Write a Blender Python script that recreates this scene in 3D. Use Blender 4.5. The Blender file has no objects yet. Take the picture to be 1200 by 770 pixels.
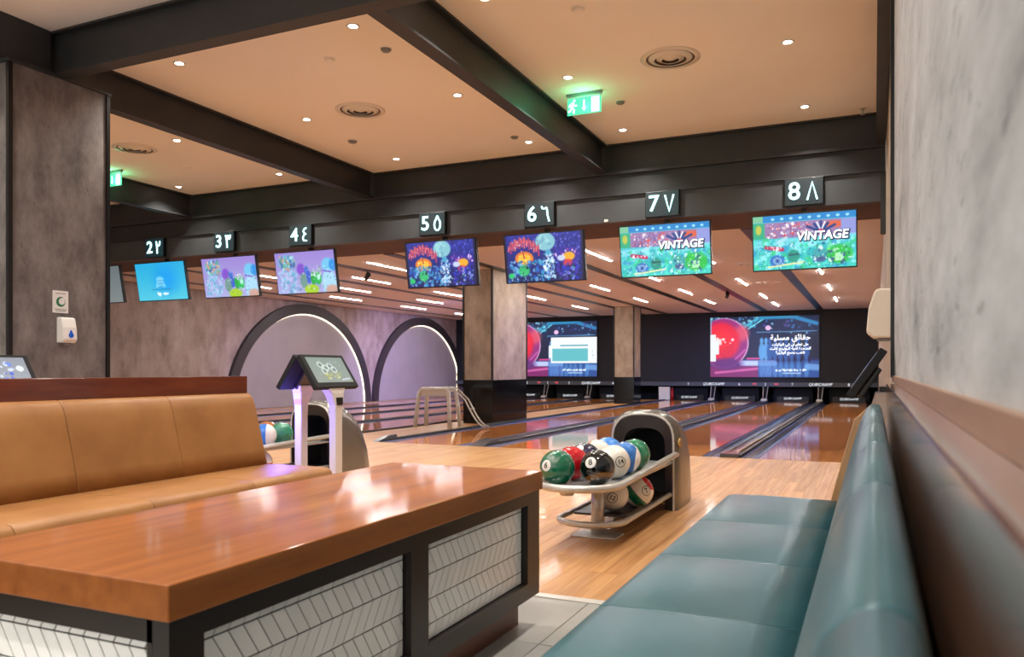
import bpy, math, random
import numpy as np
from mathutils import Vector, Matrix

random.seed(7)
rng = np.random.default_rng(11)
S = bpy.context.scene
C = bpy.context.scene.collection
PI = math.pi

# ------------------------------------------------------------------ camera
FPX, YAW, EYE = 935.0, 24.4, 1.08
cam = bpy.data.cameras.new('camera')
cam.sensor_width = 36.0
cam.lens = FPX / 1200 * 36.0
cam.shift_y = 48.0 / 1200
cam.clip_start = 0.02
cam.clip_end = 200
cam.dof.use_dof = True
cam.dof.focus_distance = 6.0
cam.dof.aperture_fstop = 5.0
camo = bpy.data.objects.new('camera', cam)
camo.location = (0, 0, EYE)
camo.rotation_euler = (PI / 2, 0, math.radians(YAW))
C.objects.link(camo)
S.camera = camo

# ------------------------------------------------------------------ world and exposure
w = bpy.data.worlds.new('world')
S.world = w
w.use_nodes = True
bg = w.node_tree.nodes['Background']
bg.inputs[0].default_value = (1.0, 0.98, 0.95, 1)
bg.inputs[1].default_value = 1.5
S.view_settings.view_transform = 'Standard'
S.view_settings.look = 'None'
S.view_settings.exposure = 0.28
S.view_settings.gamma = 1.0
S.view_settings.use_curve_mapping = False

DOWN_W = 155.0        # each ceiling downlight
STRIP_E = 165.0        # emission of the strip lights over the lanes
WARM = (1.0, 0.95, 0.88)

# ------------------------------------------------------------------ materials
def lin(c):
    return tuple((x / 12.92 if x <= 0.04045 else ((x + 0.055) / 1.055) ** 2.4) for x in c)

def rgb(r, g, b):
    return lin((r / 255, g / 255, b / 255))

def mat(name, col, rough=0.5, metal=0.0, col2=None, scale=4.0, stretch=(1, 1, 1), detail=4, bump=0.0, coat=0.0,
        contrast=(0.35, 0.65), vary=0.0, spec=0.5, bscale=None, col3=None):
    m = bpy.data.materials.new(name)
    m.use_nodes = True
    n, l = m.node_tree.nodes, m.node_tree.links
    p = n['Principled BSDF']
    p.inputs['Base Color'].default_value = (*col, 1)
    p.inputs['Roughness'].default_value = rough
    p.inputs['Metallic'].default_value = metal
    p.inputs['Specular IOR Level'].default_value = spec
    p.inputs['Coat Weight'].default_value = coat
    p.inputs['Coat Roughness'].default_value = 0.08
    if col2 is not None or bump:
        tc = n.new('ShaderNodeTexCoord')
        mp = n.new('ShaderNodeMapping')
        mp.inputs['Scale'].default_value = stretch
        l.new(tc.outputs['Object'], mp.inputs['Vector'])
        vec = mp.outputs['Vector']
        oi = n.new('ShaderNodeObjectInfo')
        if vary:
            ad = n.new('ShaderNodeVectorMath')
            ad.operation = 'MULTIPLY_ADD'
            cx = n.new('ShaderNodeCombineXYZ')
            for k in range(3):
                l.new(oi.outputs['Random'], cx.inputs[k])
            ad.inputs[1].default_value = (37, 53, 71)
            l.new(cx.outputs[0], ad.inputs[0])
            l.new(vec, ad.inputs[2])
            vec = ad.outputs[0]
        tx = n.new('ShaderNodeTexNoise')
        tx.inputs['Scale'].default_value = scale
        tx.inputs['Detail'].default_value = detail
        tx.inputs['Roughness'].default_value = 0.6
        l.new(vec, tx.inputs['Vector'])
        if col2 is not None:
            cr = n.new('ShaderNodeValToRGB')
            cr.color_ramp.elements[0].position = contrast[0]
            cr.color_ramp.elements[1].position = contrast[1]
            cr.color_ramp.elements[0].color = (*col, 1)
            cr.color_ramp.elements[1].color = (*col2, 1)
            if col3 is not None:
                e = cr.color_ramp.elements.new((contrast[0] + contrast[1]) / 2)
                e.color = (*col3, 1)
            l.new(tx.outputs['Fac'], cr.inputs['Fac'])
            out = cr.outputs['Color']
            if vary:
                hsv = n.new('ShaderNodeHueSaturation')
                mr = n.new('ShaderNodeMapRange')
                mr.inputs['To Min'].default_value = 1 - vary
                mr.inputs['To Max'].default_value = 1 + vary
                l.new(oi.outputs['Random'], mr.inputs['Value'])
                l.new(mr.outputs[0], hsv.inputs['Value'])
                l.new(out, hsv.inputs['Color'])
                out = hsv.outputs['Color']
            l.new(out, p.inputs['Base Color'])
        if bump:
            bp = n.new('ShaderNodeBump')
            bp.inputs['Strength'].default_value = bump
            bp.inputs['Distance'].default_value = 0.01
            src = tx
            if bscale:
                src = n.new('ShaderNodeTexNoise')
                src.inputs['Scale'].default_value = bscale
                src.inputs['Detail'].default_value = 3
                l.new(vec, src.inputs['Vector'])
            l.new(src.outputs['Fac'], bp.inputs['Height'])
            l.new(bp.outputs[0], p.inputs['Normal'])
    return m

def concrete(name, dark, mid, light, stretch, scale=1.5, pits=0.5, rough=0.72):
    m = bpy.data.materials.new(name)
    m.use_nodes = True
    n, l = m.node_tree.nodes, m.node_tree.links
    p = n['Principled BSDF']
    p.inputs['Roughness'].default_value = rough
    tc = n.new('ShaderNodeTexCoord')
    mp = n.new('ShaderNodeMapping')
    mp.inputs['Scale'].default_value = stretch
    l.new(tc.outputs['Object'], mp.inputs['Vector'])
    a = n.new('ShaderNodeTexNoise')
    a.inputs['Scale'].default_value = scale
    a.inputs['Detail'].default_value = 12
    a.inputs['Roughness'].default_value = 0.68
    l.new(mp.outputs[0], a.inputs['Vector'])
    cr = n.new('ShaderNodeValToRGB')
    cr.color_ramp.elements[0].position = 0.30
    cr.color_ramp.elements[1].position = 0.68
    cr.color_ramp.elements[0].color = (*dark, 1)
    cr.color_ramp.elements[1].color = (*light, 1)
    e = cr.color_ramp.elements.new(0.48)
    e.color = (*mid, 1)
    l.new(a.outputs['Fac'], cr.inputs['Fac'])
    b = n.new('ShaderNodeTexNoise')
    b.inputs['Scale'].default_value = scale * 7
    b.inputs['Detail'].default_value = 3
    l.new(mp.outputs[0], b.inputs['Vector'])
    c2 = n.new('ShaderNodeValToRGB')
    c2.color_ramp.elements[0].position = 0.27
    c2.color_ramp.elements[1].position = 0.36
    k = 1 - pits
    c2.color_ramp.elements[0].color = (k, k, k, 1)
    l.new(b.outputs['Fac'], c2.inputs['Fac'])
    mx = n.new('ShaderNodeMix')
    mx.data_type = 'RGBA'
    mx.blend_type = 'MULTIPLY'
    mx.inputs['Factor'].default_value = 1.0
    l.new(cr.outputs[0], mx.inputs['A'])
    l.new(c2.outputs[0], mx.inputs['B'])
    l.new(mx.outputs['Result'], p.inputs['Base Color'])
    bp = n.new('ShaderNodeBump')
    bp.inputs['Strength'].default_value = 0.12
    bp.inputs['Distance'].default_value = 0.01
    l.new(b.outputs['Fac'], bp.inputs['Height'])
    l.new(bp.outputs[0], p.inputs['Normal'])
    return m

def emit(name, col, s):
    m = bpy.data.materials.new(name)
    m.use_nodes = True
    n, l = m.node_tree.nodes, m.node_tree.links
    p = n['Principled BSDF']
    p.inputs['Base Color'].default_value = (0.02, 0.02, 0.02, 1)
    p.inputs['Roughness'].default_value = 0.4
    p.inputs['Emission Color'].default_value = (*col, 1)
    p.inputs['Emission Strength'].default_value = s
    return m

def emit_attr(name, s):
    m = emit(name, (1, 1, 1), s)
    n, l = m.node_tree.nodes, m.node_tree.links
    a = n.new('ShaderNodeAttribute')
    a.attribute_name = 'Col'
    l.new(a.outputs['Color'], n['Principled BSDF'].inputs['Emission Color'])
    return m

def plank_mat(name, c1, c2, width, length, rough, coat, ior=1.5):
    m = bpy.data.materials.new(name)
    m.use_nodes = True
    n, l = m.node_tree.nodes, m.node_tree.links
    p = n['Principled BSDF']
    tc = n.new('ShaderNodeTexCoord')
    mp = n.new('ShaderNodeMapping')
    mp.inputs['Rotation'].default_value = (0, 0, PI / 2)
    l.new(tc.outputs['Object'], mp.inputs['Vector'])
    br = n.new('ShaderNodeTexBrick')
    br.inputs['Color1'].default_value = (*c1, 1)
    br.inputs['Color2'].default_value = (*c2, 1)
    br.inputs['Mortar'].default_value = (*[0.55 * x for x in c1], 1)
    br.inputs['Scale'].default_value = 1
    br.inputs['Mortar Size'].default_value = 0.0012
    br.inputs['Brick Width'].default_value = length
    br.inputs['Row Height'].default_value = width
    l.new(mp.outputs[0], br.inputs['Vector'])
    mp2 = n.new('ShaderNodeMapping')
    mp2.inputs['Scale'].default_value = (18, 1.2, 18)
    l.new(tc.outputs['Object'], mp2.inputs['Vector'])
    nz = n.new('ShaderNodeTexNoise')
    nz.inputs['Scale'].default_value = 2
    nz.inputs['Detail'].default_value = 5
    l.new(mp2.outputs[0], nz.inputs['Vector'])
    mx = n.new('ShaderNodeMix')
    mx.data_type = 'RGBA'
    mx.blend_type = 'MULTIPLY'
    mx.inputs['Factor'].default_value = 0.35
    l.new(br.outputs['Color'], mx.inputs['A'])
    cr = n.new('ShaderNodeValToRGB')
    cr.color_ramp.elements[0].position = 0.3
    cr.color_ramp.elements[0].color = (0.55, 0.45, 0.35, 1)
    cr.color_ramp.elements[1].position = 0.7
    l.new(nz.outputs['Fac'], cr.inputs['Fac'])
    l.new(cr.outputs[0], mx.inputs['B'])
    l.new(mx.outputs['Result'], p.inputs['Base Color'])
    p.inputs['Roughness'].default_value = rough
    p.inputs['Coat Weight'].default_value = coat
    p.inputs['Coat Roughness'].default_value = 0.03
    p.inputs['IOR'].default_value = ior
    return m

M = {}
M['conc_r'] = concrete('concrete_pale', rgb(136, 138, 139), rgb(178, 180, 181), rgb(204, 206, 207), (2, 0.42, 1.5), 3.2, 0.35)
M['conc_l'] = concrete('concrete_dark', rgb(72, 67, 64), rgb(108, 101, 97), rgb(136, 129, 124), (2.4, 2.4, 1.2), 1.7, 0.3)
M['conc_w'] = concrete('concrete_taupe', rgb(112, 97, 90), rgb(146, 129, 121), rgb(168, 151, 143), (2.2, 1.6, 0.8), 1.6, 0.2)
M['conc_c'] = concrete('concrete_warm', rgb(122, 108, 92), rgb(160, 143, 124), rgb(182, 164, 144), (2.4, 1.6, 1.1), 1.6, 0.25)
M['ceil'] = mat('ceiling_paint', rgb(241, 233, 222), 0.85, col2=rgb(237, 228, 216), scale=0.6, detail=2)
M['lceil'] = mat('lane_ceiling_paint', rgb(234, 227, 221), 0.8, col2=rgb(230, 222, 215), scale=0.6, detail=2)
M['beam'] = mat('beam_paint', rgb(38, 39, 40), 0.5, col2=rgb(46, 46, 46), scale=3)
M['fascia'] = mat('fascia_paint', rgb(60, 62, 64), 0.5, col2=rgb(66, 68, 70), scale=3)
M['soffit'] = mat('soffit_paint', rgb(88, 68, 58), 0.7, col2=rgb(94, 74, 62), scale=3)
M['black'] = mat('black_satin', rgb(14, 14, 16), 0.35)
M['blackgloss'] = mat('black_gloss', rgb(6, 6, 9), 0.12)
M['matte'] = mat('black_matte', rgb(16, 16, 19), 0.8)
M['wall_dark'] = mat('mask_wall_paint', rgb(9, 11, 22), 0.6)
M['plank'] = mat('maple_plank', rgb(172, 118, 68), 0.42, col2=rgb(202, 152, 98), scale=1.6, stretch=(14, 0.7, 14), detail=5, vary=0.13, coat=0.14)
M['planks'] = plank_mat('maple_boards', rgb(198, 152, 98), rgb(180, 128, 76), 0.085, 1.3, 0.42, 0.14)
M['lane'] = plank_mat('lane_boards', rgb(222, 148, 84), rgb(204, 128, 68), 0.027, 3.0, 0.05, 0.0, 1.27)
M['tilefloor'] = mat('porcelain_tile', rgb(150, 148, 142), 0.35, col2=rgb(172, 169, 162), scale=1.5, detail=6, vary=0.04)
M['grout'] = mat('grout', rgb(120, 118, 112), 0.9)
M['strip'] = mat('metal_strip', rgb(225, 222, 214), 0.3, 0.4)
M['leather'] = mat('tan_leather', rgb(136, 88, 42), 0.42, col2=rgb(160, 110, 58), scale=3.0, detail=4, bump=0.06, bscale=260, contrast=(0.3, 0.75), vary=0.03)
M['teal'] = mat('teal_vinyl', rgb(46, 86, 93), 0.3, col2=rgb(58, 99, 106), scale=2.5, detail=3, bump=0.05, bscale=320, vary=0.02)
M['ledge'] = mat('mahogany', rgb(86, 30, 16), 0.2, col2=rgb(112, 48, 24), scale=1.6, stretch=(8, 0.8, 8), detail=6, coat=0.5)
M['ledge2'] = mat('walnut_gloss', rgb(96, 62, 46), 0.14, col2=rgb(124, 84, 62), scale=1.6, stretch=(8, 0.8, 8), detail=6, coat=0.6)
M['upstand'] = mat('pale_oak', rgb(150, 118, 96), 0.4, col2=rgb(168, 134, 110), scale=2, stretch=(6, 0.8, 6), detail=5)
M['cheek'] = mat('oak_cheek', rgb(170, 124, 80), 0.3, col2=rgb(190, 144, 98), scale=2, stretch=(6, 6, 0.8), detail=5)
M['tabletop'] = mat('table_wood', rgb(128, 70, 26), 0.5, col2=rgb(158, 92, 38), scale=1.5, stretch=(9, 0.8, 9), detail=6, coat=0.32, spec=0.2)
M['tabletop'].node_tree.nodes['Principled BSDF'].inputs['Coat Roughness'].default_value = 0.09
M['kick'] = mat('kick_wood', rgb(92, 52, 34), 0.4, col2=rgb(112, 66, 44), scale=1.5, stretch=(9, 0.8, 9), detail=5)
M['frame'] = mat('table_frame', rgb(30, 24, 20), 0.35)
M['mosaic'] = mat('mosaic_tile', rgb(243, 244, 240), 0.15, col2=rgb(250, 250, 247), scale=6, vary=0.03)
M['mosgrout'] = mat('mosaic_grout', rgb(20, 20, 20), 0.9)
M['steel'] = mat('brushed_steel', rgb(206, 202, 194), 0.28, 0.45, col2=rgb(190, 186, 178), scale=8, stretch=(1, 1, 8))
M['hood'] = mat('hood_metal_paint', rgb(114, 111, 106), 0.24, 0.6, col2=rgb(124, 121, 115), scale=3)
M['hoodin'] = mat('hood_lip', rgb(38, 28, 24), 0.4)
M['tray'] = mat('tray_pad', rgb(180, 182, 182), 0.2, 0.3)
M['white'] = mat('white_plastic', rgb(226, 224, 218), 0.4)
M['cream'] = mat('cream_plastic', rgb(226, 216, 198), 0.4)
M['grey'] = mat('grey_plastic', rgb(120, 120, 120), 0.5)
M['postwhite'] = mat('console_white', rgb(214, 208, 204), 0.35)
M['bezel'] = mat('bezel', rgb(44, 34, 28), 0.3)
M['gutter'] = mat('gutter_plastic', rgb(126, 132, 166), 0.16, 0.2, coat=0.5)
M['divider'] = mat('divider_plastic', rgb(64, 64, 70), 0.3, coat=0.4)
M['brass'] = mat('brass_rail', rgb(190, 160, 104), 0.25, 0.8)
M['archring'] = mat('arch_ring', rgb(46, 40, 42), 0.5)
M['archpanel'] = mat('arch_panel', rgb(142, 134, 134), 0.6, col2=rgb(150, 142, 142), scale=1)
M['curtain'] = mat('pit_curtain', rgb(10, 11, 16), 0.9)
M['stripgrey'] = mat('mask_strip', rgb(70, 76, 84), 0.5)
M['led_warm'] = emit('led_warm', (1.0, 0.84, 0.62), 3.0)
M['lens'] = emit('downlight_lens', (1.0, 0.9, 0.74), 30.0)
M['strip_e'] = emit('strip_light', (1.0, 0.97, 0.96), STRIP_E)
M['digit'] = emit('digit_glow', (0.5, 0.96, 1.0), 3.2)
M['signface'] = emit('sign_face', (0.0, 0.06, 0.08), 0.3)
M['exit'] = emit('exit_green', (0.06, 0.62, 0.28), 1.6)
M['exitw'] = emit('exit_white', (0.55, 1.0, 0.82), 2.2)
M['white_e'] = emit('screen_white', (1, 1, 1), 1.6)
M['red_e'] = emit('red_mark', (1.0, 0.08, 0.12), 1.2)
M['strip_txt'] = emit('strip_text', (0.8, 0.85, 0.9), 1.0)
M['purple_e'] = emit('purple_led', (0.30, 0.14, 1.0), 3.0)
M['navy'] = emit('navy_print', (0.01, 0.04, 0.10), 0.8)
M['pic'] = emit_attr('display_picture', 0.95)
M['wallpic'] = emit_attr('led_wall_picture', 0.88)
M['dimpic'] = emit_attr('console_picture', 0.9)

# ------------------------------------------------------------------ mesh helpers
class MB:
    def __init__(s):
        s.v, s.f, s.m, s.sm = [], [], [], []

    def add(s, vs, fs, mi=0, smooth=False):
        o = len(s.v)
        s.v += [tuple(x) for x in vs]
        for f in fs:
            s.f.append(tuple(i + o for i in f))
            s.m.append(mi)
            s.sm.append(smooth)
        return s

    def box(s, x0, x1, y0, y1, z0, z1, mi=0):
        v = [(x0, y0, z0), (x1, y0, z0), (x1, y1, z0), (x0, y1, z0), (x0, y0, z1), (x1, y0, z1), (x1, y1, z1), (x0, y1, z1)]
        return s.add(v, [(3, 2, 1, 0), (4, 5, 6, 7), (0, 1, 5, 4), (1, 2, 6, 5), (2, 3, 7, 6), (3, 0, 4, 7)], mi)

    def loft(s, rings, closed=True, caps=True, mi=0, smooth=True):
        n = len(rings[0])
        vs = [p for r in rings for p in r]
        fs = []
        for i in range(len(rings) - 1):
            for j in range(n if closed else n - 1):
                k = (j + 1) % n
                fs.append((i * n + j, i * n + k, (i + 1) * n + k, (i + 1) * n + j))
        s.add(vs, fs, mi, smooth)
        if caps and closed:
            o = len(s.v) - len(vs)
            s.f.append(tuple(o + j for j in reversed(range(n)))); s.m.append(mi); s.sm.append(False)
            s.f.append(tuple(o + (len(rings) - 1) * n + j for j in range(n))); s.m.append(mi); s.sm.append(False)
        return s

    def cyl(s, c, r, z0, z1, n=24, r1=None, mi=0, smooth=True):
        r1 = r if r1 is None else r1
        a = [(c[0] + r * math.cos(2 * PI * i / n), c[1] + r * math.sin(2 * PI * i / n), z0) for i in range(n)]
        b = [(c[0] + r1 * math.cos(2 * PI * i / n), c[1] + r1 * math.sin(2 * PI * i / n), z1) for i in range(n)]
        return s.loft([a, b], mi=mi, smooth=smooth)

    def lathe(s, prof, n=32, c=(0, 0, 0), mi=0):
        loop = prof[0][0] > 0.001 and prof[-1][0] > 0.001
        if loop:
            prof = list(prof) + [prof[0]]
        rings = [[(c[0] + r * math.cos(2 * PI * i / n), c[1] + r * math.sin(2 * PI * i / n), c[2] + z) for i in range(n)] for r, z in prof]
        return s.loft(rings, mi=mi, caps=not loop)

    def tube(s, pts, r, n=10, closed=False, mi=0):
        pts = [Vector(p) for p in pts]
        rings = []
        N = len(pts)
        up = None
        for i, p in enumerate(pts):
            if closed:
                t = pts[(i + 1) % N] - pts[i - 1]
            else:
                t = pts[min(i + 1, N - 1)] - pts[max(i - 1, 0)]
            t.normalize()
            if up is None:
                up = Vector((0, 0, 1)) if abs(t.z) < 0.9 else Vector((1, 0, 0))
            a = t.cross(up)
            if a.length < 1e-6:
                a = t.cross(Vector((0, 1, 0)))
            a.normalize()
            b = a.cross(t).normalized()
            up = b
            rings.append([tuple(p + r * (math.cos(2 * PI * k / n) * a + math.sin(2 * PI * k / n) * b)) for k in range(n)])
        if closed:
            rings.append(rings[0])
        return s.loft(rings, caps=not closed, mi=mi)

    def prism_y(s, prof, y0, y1, mi=0, smooth=False):
        a = [(x, y0, z) for x, z in prof]
        b = [(x, y1, z) for x, z in prof]
        return s.loft([a, b], mi=mi, smooth=smooth)

    def build(s, name, mats, parent=None, loc=None, bevel=0.0, fix=True):
        me = bpy.data.meshes.new(name)
        me.from_pydata(s.v, [], s.f)
        mats = mats if isinstance(mats, (list, tuple)) else [mats]
        for x in mats:
            me.materials.append(M[x] if isinstance(x, str) else x)
        me.polygons.foreach_set('material_index', s.m)
        me.polygons.foreach_set('use_smooth', s.sm)
        if fix:
            import bmesh
            bm = bmesh.new()
            bm.from_mesh(me)
            bmesh.ops.recalc_face_normals(bm, faces=bm.faces)
            bm.to_mesh(me)
            bm.free()
        me.update()
        o = bpy.data.objects.new(name, me)
        C.objects.link(o)
        if parent is not None:
            o.parent = parent
        if loc is not None:
            o.location = loc
        if bevel:
            md = o.modifiers.new('bevel', 'BEVEL')
            md.width = bevel
            md.segments = 2
            md.limit_method = 'ANGLE'
        return o

def tag(o, label=None, cat=None, group=None, kind=None):
    if label: o['label'] = label
    if cat: o['category'] = cat
    if group: o['group'] = group
    if kind: o['kind'] = kind
    return o

def thing(name, label, cat, loc=(0, 0, 0), rz=0.0, group=None, kind=None):
    o = bpy.data.objects.new(name, None)
    o.empty_display_size = 0.1
    o.location = loc
    o.rotation_euler = (0, 0, rz)
    C.objects.link(o)
    return tag(o, label, cat, group, kind)

def box(name, m, b, parent=None, bevel=0.0, loc=None):
    return MB().box(*b).build(name, m, parent, loc, bevel)

def text_mesh(body, size, extrude=0.002, align='CENTER', shear=0.0, bold=0.0):
    c = bpy.data.curves.new('lettering', 'FONT')
    c.body = body
    c.size = size
    c.extrude = extrude
    c.align_x = align
    c.align_y = 'CENTER'
    c.shear = shear
    c.offset = bold
    c.resolution_u = 4
    o = bpy.data.objects.new('lettering', c)
    C.objects.link(o)
    dg = bpy.context.evaluated_depsgraph_get()
    me = bpy.data.meshes.new_from_object(o.evaluated_get(dg))
    bpy.data.objects.remove(o)
    bpy.data.curves.remove(c)
    return me

UPRIGHT = (PI / 2, 0, 0)      # lies in X-Z, read from -Y

def text(name, body, size, m, parent, loc, rot=UPRIGHT, **k):
    me = text_mesh(body, size, **k)
    me.materials.clear()
    me.materials.append(M[m])
    o = bpy.data.objects.new(name, me)
    C.objects.link(o)
    o.parent = parent
    o.location = loc
    o.rotation_euler = rot
    return o

FORMS = {'ا': 'FE8D FE8E', 'أ': 'FE83 FE84', 'ب': 'FE8F FE90 FE91 FE92', 'ت': 'FE95 FE96 FE97 FE98', 'ة': 'FE93 FE94', 'ج': 'FE9D FE9E FE9F FEA0',
         'ح': 'FEA1 FEA2 FEA3 FEA4', 'د': 'FEA9 FEAA', 'ر': 'FEAD FEAE', 'س': 'FEB1 FEB2 FEB3 FEB4', 'ع': 'FEC9 FECA FECB FECC', 'ف': 'FED1 FED2 FED3 FED4',
         'ق': 'FED5 FED6 FED7 FED8', 'ك': 'FED9 FEDA FEDB FEDC', 'ل': 'FEDD FEDE FEDF FEE0', 'م': 'FEE1 FEE2 FEE3 FEE4', 'ن': 'FEE5 FEE6 FEE7 FEE8',
         'ه': 'FEE9 FEEA FEEB FEEC', 'و': 'FEED FEEE', 'ي': 'FEF1 FEF2 FEF3 FEF4', 'ئ': 'FE89 FE8A FE8B FE8C', 'غ': 'FECD FECE FECF FED0'}

def arabic(s):
    out = []
    for i, ch in enumerate(s):
        if ch not in FORMS:
            out.append(ch)
            continue
        F = FORMS[ch].split()
        pv = i > 0 and s[i - 1] in FORMS and len(FORMS[s[i - 1]].split()) == 4
        nx = i < len(s) - 1 and s[i + 1] in FORMS and len(F) == 4
        out.append(chr(int(F[(3 if nx else 1) if pv else (2 if nx else 0)], 16)))
    return ''.join(reversed(out))

# ------------------------------------------------------------------ pictures on displays (vertex coloured grids)
class Pic:
    def __init__(s, nx, ny, asp):
        s.nx, s.ny, s.asp = nx, ny, asp
        s.x, s.y = np.meshgrid(np.linspace(0, 1, nx), np.linspace(0, 1, ny))
        s.c = np.zeros((ny, nx, 3))

    def fill(s, c):
        s.c[:] = np.array(c) / 255
        return s

    def vgrad(s, a, b):
        t = s.y[..., None]
        s.c = np.array(a) / 255 * (1 - t) + np.array(b) / 255 * t
        return s

    def put(s, mask, c, a=1.0):
        k = (np.clip(mask.astype(float), 0, 1) * a)[..., None]
        s.c = s.c * (1 - k) + np.array(c) / 255 * k
        return s

    def ell(s, cx, cy, rx, ry, c, a=1.0, soft=0.08):
        d = np.sqrt(((s.x - cx) / rx) ** 2 + ((s.y - cy) / ry) ** 2)
        return s.put(np.clip((1 - d) / soft + 0.5, 0, 1), c, a)

    def rect(s, x0, y0, x1, y1, c, a=1.0):
        return s.put((s.x >= x0) & (s.x <= x1) & (s.y >= y0) & (s.y <= y1), c, a)

    def line(s, x0, y0, x1, y1, wd, c, a=1.0):
        px, py = (s.x - x0) * s.asp, s.y - y0
        dx, dy = (x1 - x0) * s.asp, y1 - y0
        L = dx * dx + dy * dy
        t = np.clip((px * dx + py * dy) / L, 0, 1)
        d = np.hypot(px - t * dx, py - t * dy)
        return s.put(np.clip((wd - d) / (wd * 0.6) + 0.5, 0, 1), c, a)

    def specks(s, x0, y0, x1, y1, n, r, cols, a=0.9):
        for _ in range(n):
            cx, cy = rng.uniform(x0, x1), rng.uniform(y0, y1)
            q = r * rng.uniform(0.5, 1.4)
            s.ell(cx, cy, q / s.asp, q * rng.uniform(0.6, 1.5), cols[rng.integers(len(cols))], a, 0.5)
        return s

def pic_mesh(name, pic, W, H, m, parent, loc, rot=UPRIGHT):
    nx, ny = pic.nx, pic.ny
    xs = (pic.x.ravel() - 0.5) * W
    ys = (0.5 - pic.y.ravel()) * H
    vs = np.stack([xs, ys, np.zeros_like(xs)], 1)
    idx = np.arange(nx * ny).reshape(ny, nx)
    fs = np.stack([idx[1:, :-1], idx[1:, 1:], idx[:-1, 1:], idx[:-1, :-1]], -1).reshape(-1, 4)
    me = bpy.data.meshes.new(name)
    me.from_pydata(vs.tolist(), [], fs.tolist())
    at = me.color_attributes.new('Col', 'FLOAT_COLOR', 'POINT')
    c = np.clip(pic.c, 0, 1).reshape(-1, 3)
    c = np.where(c <= 0.04045, c / 12.92, ((c + 0.055) / 1.055) ** 2.4)
    at.data.foreach_set('color', np.concatenate([c, np.ones((len(c), 1))], 1).ravel().astype(np.float32))
    me.materials.append(M[m])
    o = bpy.data.objects.new(name, me)
    C.objects.link(o)
    o.parent = parent
    o.location = loc
    o.rotation_euler = rot
    return o

def pic_vintage():
    p = Pic(176, 100, 1.78).vgrad((70, 185, 215), (60, 205, 190))
    p.rect(0, 0, 1, 0.12, (20, 130, 200))
    for i in range(9):
        p.ell(0.2 + i * 0.09, 0.065, 0.018, 0.025, (190, 240, 255), 0.8, 0.5)
    p.rect(0.0, 0.0, 0.10, 0.12, (120, 190, 150))
    p.rect(0.12, 0.13, 0.86, 0.42, (150, 120, 170))
    p.specks(0.14, 0.15, 0.6, 0.40, 60, 0.022, [(220, 90, 90), (240, 235, 240), (110, 90, 170), (180, 160, 200)])
    p.ell(0.80, 0.22, 0.10, 0.06, (225, 95, 60), 0.9, 0.6)
    p.rect(0.86, 0.13, 1, 0.42, (140, 150, 215))
    p.rect(0, 0.13, 0.115, 0.42, (40, 170, 130))
    p.ell(0.055, 0.25, 0.03, 0.09, (205, 195, 70), 0.9, 0.5)
    for y in (0.45, 0.52):
        p.line(0, y + 0.04, 1, y - 0.02, 0.03, (140, 220, 235), 0.7)
    p.specks(0, 0.48, 1, 0.98, 150, 0.05, [(30, 180, 190), (80, 225, 210), (30, 150, 200), (150, 235, 240), (40, 200, 130)], 0.75)
    p.ell(0.84, 0.76, 0.13, 0.17, (35, 190, 70), 0.95, 0.3)
    p.ell(0.24, 0.84, 0.075, 0.11, (40, 110, 200), 0.95, 0.3)
    p.ell(0.24, 0.84, 0.045, 0.07, (170, 220, 250), 0.95, 0.3)
    p.ell(0.40, 0.76, 0.06, 0.12, (30, 150, 130), 0.95, 0.3)
    p.line(0.36, 0.74, 0.45, 0.73, 0.014, (30, 60, 70), 0.9)
    p.ell(0.66, 0.74, 0.07, 0.12, (60, 160, 170), 0.9, 0.3)
    p.ell(0.66, 0.84, 0.05, 0.06, (70, 90, 140), 0.9, 0.3)
    p.rect(0.805, 0.74, 0.885, 0.88, (190, 240, 190), 0.9)
    p.specks(0.55, 0.55, 0.9, 0.95, 40, 0.02, [(240, 250, 250), (50, 80, 140), (120, 230, 120)], 0.8)
    p.line(0.13, 0.58, 0.29, 0.63, 0.035, (190, 40, 90))
    p.specks(0.14, 0.57, 0.28, 0.63, 10, 0.016, [(245, 225, 235)])
    p.line(0.25, 0.50, 0.33, 0.42, 0.03, (180, 220, 240), 0.8)
    p.line(0.15, 0.95, 0.5, 0.88, 0.016, (225, 230, 170))
    p.specks(0.0, 0.5, 1, 1, 220, 0.011, [(30, 100, 140), (225, 245, 250), (30, 140, 120), (150, 235, 240), (170, 240, 240)], 0.85)
    p.specks(0.13, 0.14, 0.55, 0.42, 70, 0.010, [(90, 60, 120), (245, 240, 245), (190, 60, 70)], 0.9)
    for k in range(12):
        q = 2 * PI * k / 12
        p.line(0.24, 0.84, 0.24 + 0.05 * math.cos(q) / 1.1, 0.84 + 0.085 * math.sin(q), 0.007, (20, 60, 150), 0.8)
    for k in (-0.12, -0.06, 0, 0.06, 0.12):
        p.line(0.67, 0.35, 0.67 + k * 1.1, 0.16 + abs(k) * 0.6, 0.022, (20, 60, 130))
    for k in (-0.03, 0.03):
        p.line(0.67, 0.33, 0.67 + k * 1.3, 0.17, 0.012, (230, 240, 250))
    p.ell(0.67, 0.33, 0.03, 0.04, (190, 50, 110))
    return p

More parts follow.
